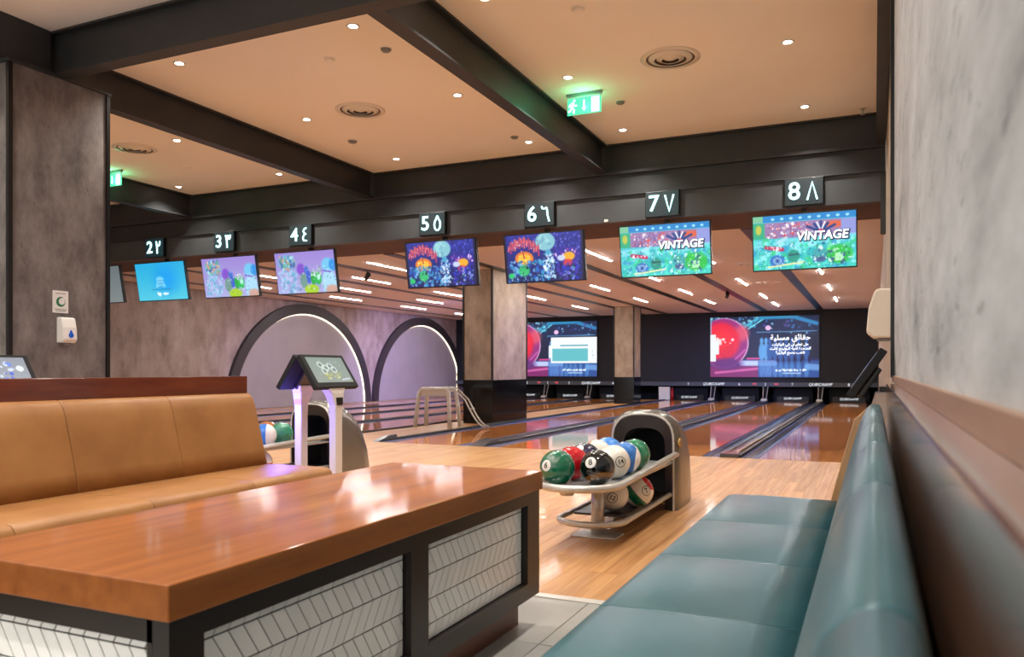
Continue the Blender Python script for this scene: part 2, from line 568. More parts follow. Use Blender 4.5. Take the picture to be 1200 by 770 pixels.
def pic_night():
    p = Pic(168, 96, 1.78).vgrad((34, 44, 150), (8, 28, 92))
    p.specks(0.5, 0, 1, 0.35, 90, 0.02, [(60, 74, 200), (110, 120, 225), (16, 24, 100)], 0.7)
    p.specks(0, 0, 0.4, 0.25, 40, 0.02, [(80, 90, 190), (20, 24, 90)], 0.7)
    p.ell(0.53, 0.17, 0.125, 0.19, (130, 190, 205), 1, 0.15)
    p.specks(0.45, 0.05, 0.6, 0.3, 12, 0.04, [(100, 160, 185), (160, 215, 220)], 0.7)
    for i in range(20):
        t = i / 19
        cx, cy = 0.06 + 0.38 * t, 0.28 - 0.15 * math.sin(PI * t) + 0.06 * t
        h = 0.05 + 0.03 * ((i * 5) % 3)
        p.line(cx, cy - h, cx + 0.012 * ((i % 3) - 1), cy + h, 0.017, (190, 60, 95) if i % 2 else (225, 105, 110), 0.95)
        if i % 3 == 0:
            p.line(cx, cy, cx + 0.03, cy - 0.02, 0.014, (225, 105, 110), 0.95)
    p.specks(0.07, 0.13, 0.43, 0.36, 40, 0.009, [(250, 205, 215), (110, 20, 70)])
    p.ell(0.25, 0.50, 0.12, 0.15, (225, 120, 60), 1, 0.15)
    p.ell(0.25, 0.51, 0.085, 0.105, (250, 185, 60), 1, 0.3)
    p.line(0.24, 0.38, 0.25, 0.5, 0.014, (160, 60, 60))
    p.specks(0.18, 0.44, 0.32, 0.6, 12, 0.022, [(255, 225, 110), (205, 110, 40)])
    p.specks(0.02, 0.55, 0.55, 0.98, 110, 0.035, [(20, 90, 190), (50, 160, 205), (16, 40, 130), (120, 190, 240)], 0.75)
    p.ell(0.24, 0.76, 0.07, 0.12, (45, 190, 110), 0.95, 0.4)
    p.ell(0.28, 0.70, 0.02, 0.03, (14, 60, 60))
    p.ell(0.07, 0.86, 0.04, 0.06, (40, 200, 110), 0.95, 0.4)
    p.ell(0.56, 0.43, 0.06, 0.03, (60, 150, 190), 1, 0.3)
    p.ell(0.56, 0.39, 0.035, 0.05, (70, 160, 200), 1, 0.3)
    p.specks(0.50, 0.44, 0.63, 0.92, 75, 0.026, [(190, 225, 250), (120, 180, 235), (225, 240, 252)], 0.85)
    p.specks(0.50, 0.48, 0.63, 0.92, 45, 0.013, [(20, 50, 130), (40, 80, 170)], 0.9)
    p.specks(0.05, 0.55, 0.95, 0.98, 120, 0.012, [(200, 225, 250), (10, 24, 80), (80, 200, 190)], 0.85)
    p.ell(0.80, 0.48, 0.17, 0.19, (44, 40, 150), 0.9, 0.3)
    p.specks(0.64, 0.34, 0.95, 0.5, 50, 0.018, [(230, 200, 250), (170, 60, 160), (60, 50, 170)])
    p.ell(0.82, 0.50, 0.07, 0.09, (245, 170, 50), 1, 0.4)
    p.ell(0.72, 0.53, 0.05, 0.06, (210, 225, 250), 0.9, 0.4)
    p.ell(0.80, 0.63, 0.06, 0.07, (215, 60, 70), 0.95, 0.4)
    p.specks(0.66, 0.62, 0.95, 0.97, 60, 0.03, [(70, 50, 180), (130, 150, 240), (30, 50, 190), (14, 20, 90)], 0.8)
    p.rect(0, 0, 0.025, 1, (8, 10, 40), 0.8)
    p.rect(0.975, 0, 1, 1, (8, 10, 40), 0.8)
    return p

def pic_garden():
    p = Pic(144, 84, 1.7).vgrad((150, 128, 205), (168, 170, 220))
    p.ell(0.20, 0.24, 0.15, 0.19, (110, 180, 205), 0.9, 0.4)
    p.specks(0.08, 0.08, 0.33, 0.42, 60, 0.03, [(60, 130, 170), (170, 220, 230), (90, 170, 120), (220, 150, 140), (70, 90, 160)], 0.8)
    p.specks(0.05, 0.45, 0.36, 0.98, 110, 0.035, [(130, 190, 220), (175, 205, 235), (100, 160, 200), (190, 190, 230)], 0.75)
    p.ell(0.43, 0.42, 0.07, 0.14, (125, 70, 200), 0.9, 0.4)
    p.ell(0.52, 0.45, 0.035, 0.10, (60, 110, 200), 0.95, 0.4)
    p.ell(0.46, 0.70, 0.065, 0.18, (110, 150, 140), 0.95, 0.3)
    p.ell(0.55, 0.62, 0.04, 0.16, (50, 90, 200), 0.9, 0.4)
    p.ell(0.62, 0.66, 0.04, 0.16, (30, 165, 60), 0.95, 0.4)
    p.ell(0.70, 0.66, 0.06, 0.15, (30, 185, 80), 0.95, 0.4)
    p.ell(0.71, 0.63, 0.03, 0.07, (190, 240, 230), 0.9, 0.4)
    p.ell(0.58, 0.92, 0.12, 0.12, (165, 205, 40), 0.95, 0.3)
    p.specks(0.6, 0.42, 0.76, 0.6, 24, 0.02, [(230, 235, 250), (150, 200, 160), (200, 200, 240)])
    p.ell(0.88, 0.36, 0.10, 0.18, (110, 195, 235), 0.95, 0.3)
    p.ell(0.96, 0.36, 0.06, 0.14, (40, 140, 220), 0.9, 0.4)
    p.ell(0.885, 0.78, 0.12, 0.32, (165, 215, 240), 0.95, 0.3)
    p.line(0.80, 0.48, 0.92, 0.52, 0.02, (120, 100, 200))
    p.specks(0.38, 0.35, 1, 1, 90, 0.013, [(90, 130, 190), (220, 235, 250), (60, 120, 90)], 0.7)
    p.ell(0.92, 0.95, 0.10, 0.12, (205, 150, 130), 0.85, 0.5)
    return p

def pic_cyan():
    p = Pic(96, 64, 1.5).vgrad((30, 165, 215), (80, 195, 220))
    p.ell(0.60, 0.45, 0.22, 0.34, (10, 150, 235), 0.8, 1.2)
    p.put((np.abs(p.x - 0.48) < 0.10 + (p.y - 0.62) * 0.28) & (p.y > 0.42) & (p.y < 0.66), (120, 205, 235), 0.9)
    p.ell(0.48, 0.44, 0.08, 0.07, (120, 205, 235), 0.9, 0.4)
    for y in (0.48, 0.56, 0.64):
        p.line(0.44, y, 0.53, y, 0.01, (40, 130, 200))
    p.line(0.28, 0.71, 0.70, 0.71, 0.006, (30, 110, 170))
    p.specks(0.40, 0.81, 0.62, 0.86, 24, 0.022, [(215, 240, 250), (240, 250, 255)])
    return p

def pic_grey():
    return Pic(24, 16, 1.5).vgrad((98, 108, 112), (120, 128, 130))

def pic_console():
    p = Pic(96, 60, 1.7).vgrad((118, 136, 130), (140, 150, 142))
    for cx, cy in ((0.30, 0.30), (0.42, 0.42), (0.55, 0.35), (0.34, 0.55), (0.62, 0.5)):
        p.ell(cx, cy, 0.08, 0.13, (215, 228, 222), 0.8, 0.4)
        p.ell(cx, cy, 0.045, 0.07, (90, 108, 108), 0.9, 0.4)
    p.specks(0.3, 0.62, 0.75, 0.85, 60, 0.03, [(190, 180, 60), (150, 165, 110), (225, 225, 170)], 0.8)
    p.specks(0.1, 0.1, 0.9, 0.9, 40, 0.02, [(170, 190, 190), (90, 110, 120)], 0.7)
    p.line(0.72, 0.9, 0.93, 0.86, 0.03, (190, 205, 215))
    return p

def pic_console_blue():
    p = Pic(64, 40, 1.7).vgrad((130, 138, 152), (150, 156, 166))
    p.specks(0.1, 0.15, 0.72, 0.9, 40, 0.06, [(40, 80, 220), (90, 130, 240), (210, 225, 250)], 0.9)
    p.ell(0.86, 0.45, 0.07, 0.12, (225, 232, 240))
    return p

def pic_led(window=False):
    p = Pic(200, 118, 1.69).fill((6, 14, 44))
    p.put(p.x * 0 + 1, (6, 34, 74), 0.5)
    p.ell(0.62, 0.15, 0.45, 0.2, (8, 40, 84), 0.8, 1.0)
    p.line(0.10, 0.05, 0.42, 0.16, 0.02, (60, 150, 190))
    p.line(0.28, 0.22, 0.46, 0.02, 0.025, (60, 180, 215))
    p.line(0.36, 0.2, 0.50, 0.04, 0.012, (110, 215, 235))
    p.line(0.46, 0.02, 0.80, 0.01, 0.03, (40, 140, 190))
    p.line(0.78, 0.02, 0.98, 0.13, 0.03, (40, 130, 185))
    p.specks(0.0, 0.0, 0.45, 0.12, 40, 0.02, [(150, 220, 235), (30, 90, 140), (90, 130, 190)], 0.8)
    p.specks(0.5, 0.05, 0.95, 0.3, 34, 0.018, [(60, 120, 190), (150, 200, 240), (90, 70, 160), (20, 60, 120)], 0.8)
    p.ell(0.545, 0.19, 0.025, 0.04, (230, 190, 230))
    p.line(0.44, 0.26, 0.98, 0.25, 0.006, (90, 150, 200))
    # floor of the alley
    p.put(p.y > 0.70, (18, 40, 110), 0.8)
    p.put((p.y > 0.72) & (p.x < 0.62), (84, 40, 120), 0.6)
    p.line(0.30, 0.77, 0.60, 0.77, 0.045, (190, 205, 250))
    p.line(0.35, 0.695, 0.48, 0.69, 0.014, (215, 70, 140))
    p.put((p.y > 0.82) & (p.x < 0.45), (140, 36, 104), 0.85)
    p.line(0.05, 0.93, 0.45, 0.86, 0.02, (225, 110, 175), 0.8)
    p.put((p.y > 0.73) & (p.x > 0.45), (50, 104, 184), 0.6)
    p.line(0.9, 0.83, 1.0, 0.84, 0.05, (120, 170, 230), 0.8)
    # pins
    for k, cx in enumerate((0.485, 0.525, 0.56, 0.61, 0.66, 0.71, 0.76, 0.82, 0.89)):
        c = (95, 165, 230) if k < 2 else (40, 92, 168)
        p.ell(cx, 0.40, 0.016, 0.05, c, 0.95, 0.4)
        p.ell(cx, 0.58, 0.028, 0.15, c, 0.95, 0.3)
        p.ell(cx, 0.88, 0.022, 0.13, (100, 170, 235), 0.5, 0.6)
        if k >= 3:
            p.ell(cx + 0.025, 0.70, 0.013, 0.06, (14, 24, 70), 0.9, 0.4)
    # red ball
    p.ell(0.13, 0.43, 0.235, 0.42, (225, 170, 215), 1, 0.03)
    p.ell(0.125, 0.43, 0.228, 0.41, (150, 45, 125), 1, 0.03)
    p.ell(0.30, 0.27, 0.07, 0.13, (235, 90, 110), 0.8, 0.7)
    p.ell(0.10, 0.40, 0.18, 0.32, (235, 30, 60), 1, 0.25)
    p.ell(0.10, 0.40, 0.10, 0.18, (250, 40, 50), 1, 0.6)
    p.ell(0.16, 0.78, 0.14, 0.10, (95, 40, 120), 0.85, 0.6)
    for k in range(5):
        p.line(0.06 + 0.02 * k, 0.60 + 0.02 * k, 0.22, 0.45 + 0.05 * k, 0.012, (190, 20, 50), 0.5)
    p.specks(0.06, 0.34, 0.22, 0.44, 9, 0.022, [(255, 235, 235)])
    p.line(0.24, 0.7, 0.33, 0.55, 0.014, (220, 120, 200), 0.6)
    p.rect(0, 0.29, 0.052, 0.74, (235, 240, 248))
    p.rect(0.05, 0.40, 0.085, 0.62, (235, 240, 248))
    p.line(0, 0.0, 0.0, 0.28, 0.02, (140, 210, 240), 0.7)
    if window:
        p.rect(0.46, 0.43, 0.49, 0.66, (235, 245, 250))
        p.rect(0.485, 0.29, 1, 0.76, (240, 246, 248))
        p.rect(0.59, 0.42, 0.90, 0.45, (90, 170, 185))
        p.rect(0.50, 0.49, 0.90, 0.72, (96, 190, 200))
        p.specks(0.94, 0.4, 0.97, 0.66, 6, 0.012, [(170, 200, 210)])
    # small caption line at the foot of the picture
    p.specks(0.61, 0.875, 0.89, 0.895, 46, 0.011, [(235, 245, 255)], 0.95)
    p.line(0.68, 0.935, 0.84, 0.935, 0.006, (190, 215, 245))
    return p

# ------------------------------------------------------------------ layout numbers
ZC = 4.12                     # lounge ceiling
ZB = 3.73                     # underside of the steel beams
ZL = 3.07                     # lane ceiling and soffit
FOUL = 10.0
PINS = 28.1
MASK = 28.3
LANES = {8: -0.745, 7: -2.495, 6: -4.225, 5: -5.975, 4: -8.745, 3: -10.465, 2: -12.185, 1: -13.905}
WORD = {1: 'one', 2: 'two', 3: 'three', 4: 'four', 5: 'five', 6: 'six', 7: 'seven', 8: 'eight'}
XL, XR = -15.3, 0.13

# ------------------------------------------------------------------ floors
fl = box('floor', 'grout', (XL, 1.2, -5, 3.50, -0.12, -0.004))
tag(fl, 'grey porcelain tiled lounge floor between table and bench', 'floor', kind='structure')
T = 0.60
tile_me = MB().box(0.002, T - 0.002, 0.002, T - 0.002, -0.012, 0.0).build('tile', 'tilefloor', fl, (-4.2, -0.1, 0), bevel=0.002)
for i in range(7):
    for j in range(6):
        if i == 0 and j == 0:
            continue
        o = tile_me.copy()
        C.objects.link(o)
        o.parent = fl
        o.location = (-4.2 + i * T, -0.1 + j * T, 0)
fw = box('floor', 'planks', (XL, -3.66, 3.56, FOUL, -0.12, 0.0))
tag(fw, 'pale maple bowling approach floor in front of the foul line', 'floor', kind='structure')
MB().box(-3.66, XR, 3.56, FOUL, -0.12, -0.006).build('subfloor', 'grout', fw)
PW = 0.094
rows = int(round((XR + 3.66) / PW))
cache = {}
for i in range(rows):
    x = -3.66 + i * PW
    y = 3.56
    L = random.choice([0.5, 0.8, 1.1, 1.4, 1.7])
    while y < FOUL - 0.01:
        y1 = min(y + L, FOUL)
        if FOUL - y1 < 0.3:
            y1 = FOUL
        key = round(y1 - y, 2)
        if key not in cache:
            cache[key] = MB().box(0.0006, PW - 0.0006, 0.0006, key - 0.0006, -0.006, 0.0).build('plank', 'plank', fw, (x, y, 0))
        else:
            o = bpy.data.objects.new('plank', cache[key].data)
            C.objects.link(o)
            o.parent = fw
            o.location = (x, y, 0)
        y = y1
        L = random.choice([1.1, 1.4, 1.7, 2.0])
st = box('trim_1', 'strip', (-6.6, XR, 3.50, 3.56, -0.02, 0.004))
tag(st, 'pale metal strip between grey tiles and maple floor', 'floor strip', kind='structure')
ls = box('floor', 'matte', (XL, XR, FOUL, 29.4, -0.34, -0.22))
tag(ls, 'dark sunken bed beneath the bowling lanes', 'floor', kind='structure')
sidef = box('floor', 'planks', (XL, -14.66, FOUL, PINS, -0.22, 0.0))
tag(sidef, 'narrow boarded walkway between lane one and arched wall', 'floor', kind='structure')

mid = box('floor', 'planks', (-7.895, -6.865, FOUL, PINS, -0.22, 0.0))
tag(mid, 'boarded walkway strip on which the two columns stand', 'floor', kind='structure')

edge = box('floor', 'planks', (0.0, XR, FOUL, PINS, -0.22, 0.0))
tag(edge, 'narrow boarded edge between lane eight and the side wall', 'floor', kind='structure')

# ------------------------------------------------------------------ walls
wl = box('wall_left', 'conc_w', (XL - 0.2, XL, -5, 29.4, -0.34, ZC))
tag(wl, 'long taupe concrete side wall carrying the two arches', 'wall', kind='structure')
wr = box('wall_right', 'conc_r', (0.105, 1.1, -5, 5.0, 0, ZC))
tag(wr, 'pale grey concrete wall beside the teal bench', 'wall', kind='structure')
MB().box(0.085, 0.125, 4.965, 5.035, 1.036, ZC).build('corner_trim', 'black', wr)
wr2 = box('wall_right', 'conc_c', (XR, 0.4, 5.0, 29.4, -0.34, ZC))
tag(wr2, 'warm concrete side wall along the outer edge of lane eight', 'wall', kind='structure')
MB().box(XR - 0.012, XR, 5.05, 6.2, 0, ZC).build('pale_lit_strip', 'white', wr2)  # white sheet stands in for wall lit by the screens
MB().box(XR - 0.02, XR, 26.6, 27.2, 0.4, ZL).build('corner_trim', 'black', wr2)
wb = box('wall_back', 'wall_dark', (XL, XR, MASK, MASK + 0.12, 0.64, ZL))
tag(wb, 'black masking wall above the pin decks', 'wall', kind='structure')
sp = MB().box(XL, XR, MASK - 0.03, MASK + 0.1, 0.50, 0.64).build('number_strip', 'stripgrey', wb)
for k, x in LANES.items():
    text('lane_number', str(k), 0.13, 'strip_txt', sp, (x, MASK - 0.034, 0.57))
for a in (-5.1, -1.62, -9.605, -13.045):
    text('lettering', 'QUBICAAMF', 0.13, 'strip_txt', sp, (a, MASK - 0.034, 0.575), shear=0.25)
for a in (-3.36, -11.325):
    for s in (-0.36, 0.36):
        text('red_mark', '**', 0.17, 'red_e', sp, (a + s, MASK - 0.034, 0.55))
    MB().box(a - 0.008, a + 0.008, MASK - 0.036, MASK - 0.03, 0.52, 0.62).build('divider_mark', 'strip_txt', sp)
pitb = box('wall_back', 'curtain', (XL, XR, 29.28, 29.4, -0.22, ZL))
tag(pitb, 'black wall at the back of the pin pits', 'wall', kind='structure')

# ------------------------------------------------------------------ ceilings
cl = box('ceiling', 'ceil', (XL, 1.1, -5, 10.45, ZC, ZC + 0.1))
tag(cl, 'warm cream plaster lounge ceiling crossed by dark steel beams', 'ceiling', kind='structure')
cl2 = box('ceiling', 'lceil', (XL, XR, 11.6, 29.4, ZL, ZL + 0.1))
tag(cl2, 'low cream ceiling above the bowling lanes', 'ceiling', kind='structure')
for x in (-1.62, -3.36, -5.02, -6.75, -7.6, -9.27, -10.85, -12.55, -14.3):
    MB().box(x - 0.10, x + 0.10, 11.61, MASK, ZL - 0.012, ZL).build('dark_slot', 'black', cl2)

def ibeam_y(x, y0, y1, label, z0=ZB, hw=0.075):
    t = thing('ceiling_beam', label, 'beam', (x, y0, z0), kind='structure')
    L = y1 - y0
    h = ZC - z0
    MB().box(-0.012, 0.012, 0, L, 0.02, h - 0.02).build('web', 'beam', t)
    MB().box(-hw, hw, 0, L, 0, 0.02).build('lower_flange', 'beam', t)
    MB().box(-hw, hw, 0, L, h - 0.02, h).build('upper_flange', 'beam', t)
    return t

def ibeam_x(y, x0, x1, label, z0=ZB, z1=ZC, hw=0.075):
    t = thing('ceiling_beam', label, 'beam', (x0, y, z0), kind='structure')
    L = x1 - x0
    h = z1 - z0
    MB().box(0, L, -0.012, 0.012, 0.02, h - 0.02).build('web', 'beam', t)
    MB().box(0, L, -hw, hw, 0, 0.02).build('lower_flange', 'beam', t)
    MB().box(0, L, -hw, hw, h - 0.02, h).build('upper_flange', 'beam', t)
    return t

ibeam_x(4.895, XL, 0.10, 'black steel cross beam nearest the camera at upper left')
ibeam_x(10.43, XL, XR - 0.005, 'black steel cross beam directly against cream ceiling above the monitors')
ibeam_x(10.43, XL, XR - 0.005, 'second steel cross beam stacked under the upper one above monitors', 3.42, ZB)
ibeam_y(-3.365, 4.97, 10.355, 'black steel beam left of the hanging exit sign')
ibeam_y(-7.12, 4.97, 10.355, 'black steel beam running from concrete column to monitor wall')
ibeam_y(-10.9, 4.97, 10.355, 'black steel beam at far left lit green by exit sign')
ibeam_y(0.075, 5.04, 10.355, 'brown steel beam along the top of the right wall', hw=0.05)
nb = box('ceiling_beam', 'beam', (-6.90, -6.74, -5, 4.82, ZB, ZC))
tag(nb, 'boxed black beam from top left frame edge to the column', 'beam', kind='structure')
fa = thing('monitor_fascia', 'long dark fascia band carrying the glowing lane numbers', 'fascia', (0, 10.4, ZL), kind='structure')
MB().box(XL, XR - 0.06, 0, 0.10, 0.02, 0.35).build('fascia_board', 'fascia', fa)
MB().box(XL, XR - 0.06, -0.015, 0.10, 0, 0.02).build('bottom_lip', 'fascia', fa)
MB().box(XL, XR, 0.10, 1.20, 0.0, 0.30).build('soffit', 'soffit', fa)
MB().box(XR - 0.06, XR - 0.002, 0.0, 0.10, -0.38, 0.35).build('end_block', 'beam', fa)
so = tag(box('wall_sensor', 'white', (-3.33, -3.28, 10.36, 10.385, 3.075, 3.11), bevel=0.006), 'tiny white sensor on dark fascia between signs six and seven', 'sensor')

# ------------------------------------------------------------------ columns
def column(label, x0, x1, y0, y1, zt, m, base=None):
    t = thing('column', label, 'column', ((x0 + x1) / 2, (y0 + y1) / 2, 0), kind='structure')
    hx, hy = (x1 - x0) / 2, (y1 - y0) / 2
    zb = base or 0.0
    MB().box(-hx, hx, -hy, hy, zb, zt).build('shaft', m, t)
    if base:
        MB().box(-hx - 0.004, hx + 0.004, -hy - 0.004, hy + 0.004, 0 if y0 < FOUL else -0.22, base).build('gloss_base', 'blackgloss', t)
    for sx in (-1, 1):
        for sy in (-1, 1):
            MB().box(sx * hx - 0.018, sx * hx + 0.018, sy * hy - 0.018, sy * hy + 0.018, zb, zt - 0.001).build('corner_trim', 'black', t)
    return t

cL = column('large dark concrete column behind the tan bench', -7.66, -6.69, 4.41, 5.36, ZB - 0.001, 'conc_l')
MB().box(-0.51, 0.51, -0.50, 0.50, ZB - 0.028, ZB - 0.002).build('capital_plate', 'beam', cL)
column('nearer concrete column with black base between lanes four and five', -7.51, -6.87, 14.2, 15.9, ZL, 'conc_c', 0.87)
column('farther concrete column with black base in front of masking wall', -7.51, -6.87, 24.4, 25.2, ZL, 'conc_c', 0.84)

# ------------------------------------------------------------------ arches on the left wall
def arch(label, cy, a_max):
    t = thing('wall_arch', label, 'wall arch', (XL, cy, 0), kind='structure')
    A, B, W = 3.25, 3.00, 0.29
    N = 40
    def ell(f, x):
        r = []
        for i in range(N + 1):
            q = PI * i / N
            y = -f[0] * math.cos(q)
            r.append((x, min(y, a_max - cy), max(f[1] * math.sin(q), 0.02)))
        return r
    def ringmesh(fo, fi, x0, x1):
        m = MB()
        rings = [ell(fo, x0), ell(fo, x1), ell(fi, x1), ell(fi, x0)]
        n = N + 1
        vs = [p for r in rings for p in r]
        fs = []
        for k in range(4):
            k2 = (k + 1) % 4
            for j in range(N):
                fs.append((k * n + j, k * n + j + 1, k2 * n + j + 1, k2 * n + j))
        m.add(vs, fs, 0, False)
        return m
    ringmesh((A, B), (A - W, B - W), 0.0, 0.10).build('arch_ring', 'archring', t)
    ringmesh((A - W, B - W), (A - W - 0.022, B - W - 0.022), 0.02, 0.05).build('led_strip', 'led_warm', t)
    m = MB()
    e = ell((A - W - 0.02, B - W - 0.02), 0.015)
    m.add(e, [tuple(range(len(e)))])
    m.build('back_panel', 'archpanel', t)
    return t

arch('nearer dark rimmed arch with glowing edge behind the console', 18.95, 40)
arch('farther dark rimmed arch with glowing edge beside the column', 25.6, MASK - 0.02)

# ------------------------------------------------------------------ lanes
for k, x in LANES.items():
    t = thing('bowling_lane', 'glossy wooden bowling lane %s' % WORD[k] + ' under the %s' % ('monitor numbered %d' % k if k > 1 else 'leftmost partly hidden monitor'), 'lane', (x, FOUL, 0), group='bowling lanes')
    L = PINS - FOUL
    MB().box(-0.527, 0.527, 0.0, L, -0.06, 0.0).build('lane_bed', 'lane', t)
    for s in (-1, 1):
        prof = []
        cx, r = s * (0.527 + 0.108), 0.105
        for i in range(9):
            q = PI + PI * i / 8
            prof.append((cx + r * math.cos(q), -0.005 + 0.085 * math.sin(q)))
        for i in reversed(range(9)):
            q = PI + PI * i / 8
            prof.append((cx + (r - 0.006) * math.cos(q), -0.002 + 0.078 * math.sin(q)))
        MB().prism_y(prof, 0.0, L + 0.1, smooth=False).build('gutter', 'gutter', t)
    sb = MB().box(-0.5, 0.5, L + 0.26, L + 0.30, -0.05, 0.16).build('sweep_board', 'black', t)
    text('lettering', 'QUBICAAMF', 0.10, 'strip_txt', sb, (0, L + 0.255, 0.10), shear=0.25)
    MB().box(-0.62, 0.62, L + 0.45, L + 0.50, -0.22, 0.60).build('pit_curtain', 'curtain', t)

gaps = [('lanes seven and eight', -1.62, 7), ('lanes six and seven', -3.36, 6), ('lanes five and six', -5.10, 5),
        ('lane five and the columns', -6.79, 0), ('lane four and the columns', -7.95, 0), ('lanes three and four', -9.605, 3), ('lanes two and three', -11.325, 2), ('lanes one and two', -13.045, 1)]
for nm, x, k in gaps:
    t = thing('lane_divider', 'dark raised divider strip between %s' % nm, 'lane divider', (x, FOUL, 0), group='lane dividers')
    L = PINS - FOUL
    hw = 0.098 if k else 0.040
    rw = 0.02 if k else 0.012
    MB().box(-hw + rw, hw - rw, 0.06, L, -0.21, 0.012).build('cap', 'divider', t)
    for s in (-1, 1):
        MB().box(s * hw - rw, s * hw + rw, 0.12, L, -0.02, 0.026).build('bumper_rail', 'black', t, bevel=0.008)
    if k == 7:
        MB().box(-hw - 0.01, hw + 0.01, 0.0, 0.30, -0.21, 0.05).build('nose_block', 'divider', t, bevel=0.01)
        MB().box(0.03, 0.07, 0.30, L, 0.012, 0.045).build('brass_rail', 'brass', t)
    else:
        v = [(-hw - rw, 0.0, 0.002), (hw + rw, 0.0, 0.002), (hw + rw, 0.55, -0.02), (-hw - rw, 0.55, -0.02), (-hw, 0.32, 0.07), (hw, 0.32, 0.07), (hw, 0.55, 0.075), (-hw, 0.55, 0.075)]
        MB().add(v, [(0, 1, 2, 3), (0, 1, 5, 4), (4, 5, 6, 7), (1, 2, 6, 5), (3, 0, 4, 7), (2, 3, 7, 6)]).build('nose_wedge', 'divider', t)
    if not k:
        continue
    for s in (-0.05, 0.05):
        MB().tube([(s, L - 0.15, 0.01), (s * 1.5 + 0.03, L - 0.02, 0.50)], 0.014, 6).build('strut', 'steel', t)
    MB().box(-0.10, 0.10, L - 0.30, L - 0.12, 0.012, 0.10).build('strut_foot', 'steel', t, bevel=0.02)
    MB().box(-0.045, 0.045, L, 29.2 - FOUL, -0.22, 0.50).build('kickback', 'curtain', t)

pb = tag(box('service_panel', 'cream', (-7.02, -6.62, 28.2, 28.24, 0.0, 0.46)), 'pale grey panel standing in the pin pit right of far column', 'panel')
rb = MB().cyl((0, 0), 0.05, 0, 0.34, 14).cyl((0, 0), 0.018, 0.34, 0.44, 10).build('fire_bottle', M.setdefault('redpaint', mat('red_paint', rgb(170, 20, 30), 0.3)), None, (-6.54, 28.22, -0.0))
tag(rb, 'small red cylinder beside the pale panel in the pin pit', 'cylinder')

# ------------------------------------------------------------------ LED walls
for nm, x0, win in (('large bright bowling picture screen above lanes six and seven', -5.2, False), ('large bright screen with white window, partly behind the columns', -12.90, True)):
    t = thing('led_wall', nm, 'screen', (x0 + 1.7725, MASK, 0.82), group='screens over the pins')
    MB().box(-1.79, 1.79, -0.06, 0.0, -0.015, 2.075).build('housing', 'black', t)
    pic_mesh('display', pic_led(win), 3.545, 2.06, 'wallpic', t, (0, -0.064, 1.03))
    if not win:
        text('headline', arabic('حقائق مسلية'), 0.245, 'white_e', t, (0.87, -0.07, 1.33), bold=0.002)
        for q, s in enumerate(('هل تعلم أن في الولايات', 'المتحدة لعبة البولينج كانت', 'تلعب بتسع قوارير؟')):
            text('caption', arabic(s), 0.125, 'white_e', t, (0.87, -0.07, 1.10 - q * 0.135), bold=0.0015)

# ------------------------------------------------------------------ monitors and lane number signs
MX = {8: -0.79, 7: -2.52, 6: -4.24, 5: -5.90, 4: -8.42, 3: -10.03, 2: -11.64, 1: -13.25}
MLAB = {8: 'tilted monitor with green vintage bowling game under sign eight', 7: 'tilted monitor with green vintage bowling game under sign seven',
        6: 'tilted monitor with blue night picture and pumpkin under sign six', 5: 'tilted monitor with blue night picture and pumpkin under sign five',
        4: 'tilted monitor with lavender cartoon picture under sign four', 3: 'tilted monitor with lavender cartoon picture under sign three',
        2: 'tilted monitor with plain cyan picture under sign two', 1: 'grey monitor half hidden behind the large dark column'}
for k, x in MX.items():
    t = thing('hanging_monitor', MLAB[k], 'monitor', (x, 10.52, 2.665), group='monitors over the lanes')
    ti = math.radians(10)
    W, H = 1.22, 0.70
    body = MB().box(-W / 2, W / 2, -0.03, 0.03, -H / 2, H / 2).build('housing', 'black', t, bevel=0.006)
    body.rotation_euler = (ti, 0, 0)
    body.location = (0, -0.06, 0)
    pic = {8: pic_vintage, 7: pic_vintage, 6: pic_night, 5: pic_night, 4: pic_garden, 3: pic_garden, 2: pic_cyan, 1: pic_grey}[k]()
    pic_mesh('display', pic, W - 0.03, H - 0.035, 'pic', body, (0, -0.0325, 0))
    if k >= 7:
        text('lettering', 'VINTAGE', 0.142, 'navy', body, (0.218, -0.034, 0.052), shear=0.12, bold=0.014)
        text('lettering', 'VINTAGE', 0.142, 'white_e', body, (0.212, -0.038, 0.058), shear=0.12, bold=0.003)
    MB().box(-0.03, 0.03, 0.02, 0.08, -0.2, 0.405).build('mount_post', 'black', t)
    MB().box(-0.22, 0.22, -0.03, 0.06, -0.10, 0.14).build('mount_bracket', 'black', t)

def circ(cx, cy, rx, ry, a0=0, a1=360, n=14):
    return [(cx + rx * math.cos(math.radians(a0 + (a1 - a0) * i / n)), cy + ry * math.sin(math.radians(a0 + (a1 - a0) * i / n))) for i in range(n + 1)]
AD = {2: [[(0.15, 1), (0.3, 0.55), (0.36, 0)], [(0.2, 0.75), (0.35, 0.62), (0.65, 0.62), (0.8, 0.75), (0.85, 1)]],
      3: [[(0.1, 1), (0.3, 0.55), (0.36, 0)], [(0.16, 0.75), (0.26, 0.65), (0.42, 0.68), (0.5, 0.98)], [(0.5, 0.85), (0.56, 0.68), (0.76, 0.66), (0.88, 0.8), (0.9, 1)]],
      4: [[(0.75, 1), (0.4, 0.92), (0.28, 0.75), (0.45, 0.6), (0.7, 0.58), (0.35, 0.45), (0.2, 0.25), (0.35, 0.06), (0.85, 0.04)]],
      5: [[(0.5, 1.0)] + circ(0.5, 0.40, 0.40, 0.40, 60, -240, 18) + [(0.5, 1.0)]],
      6: [[(0.05, 1.0), (0.12, 0.86), (0.4, 0.84), (0.62, 0.9), (0.68, 0.8), (0.76, 0.4), (0.95, 0)]],
      7: [[(0.05, 1), (0.5, 0), (0.95, 1)]],
      8: [[(0.05, 0), (0.5, 1), (0.95, 0)]]}
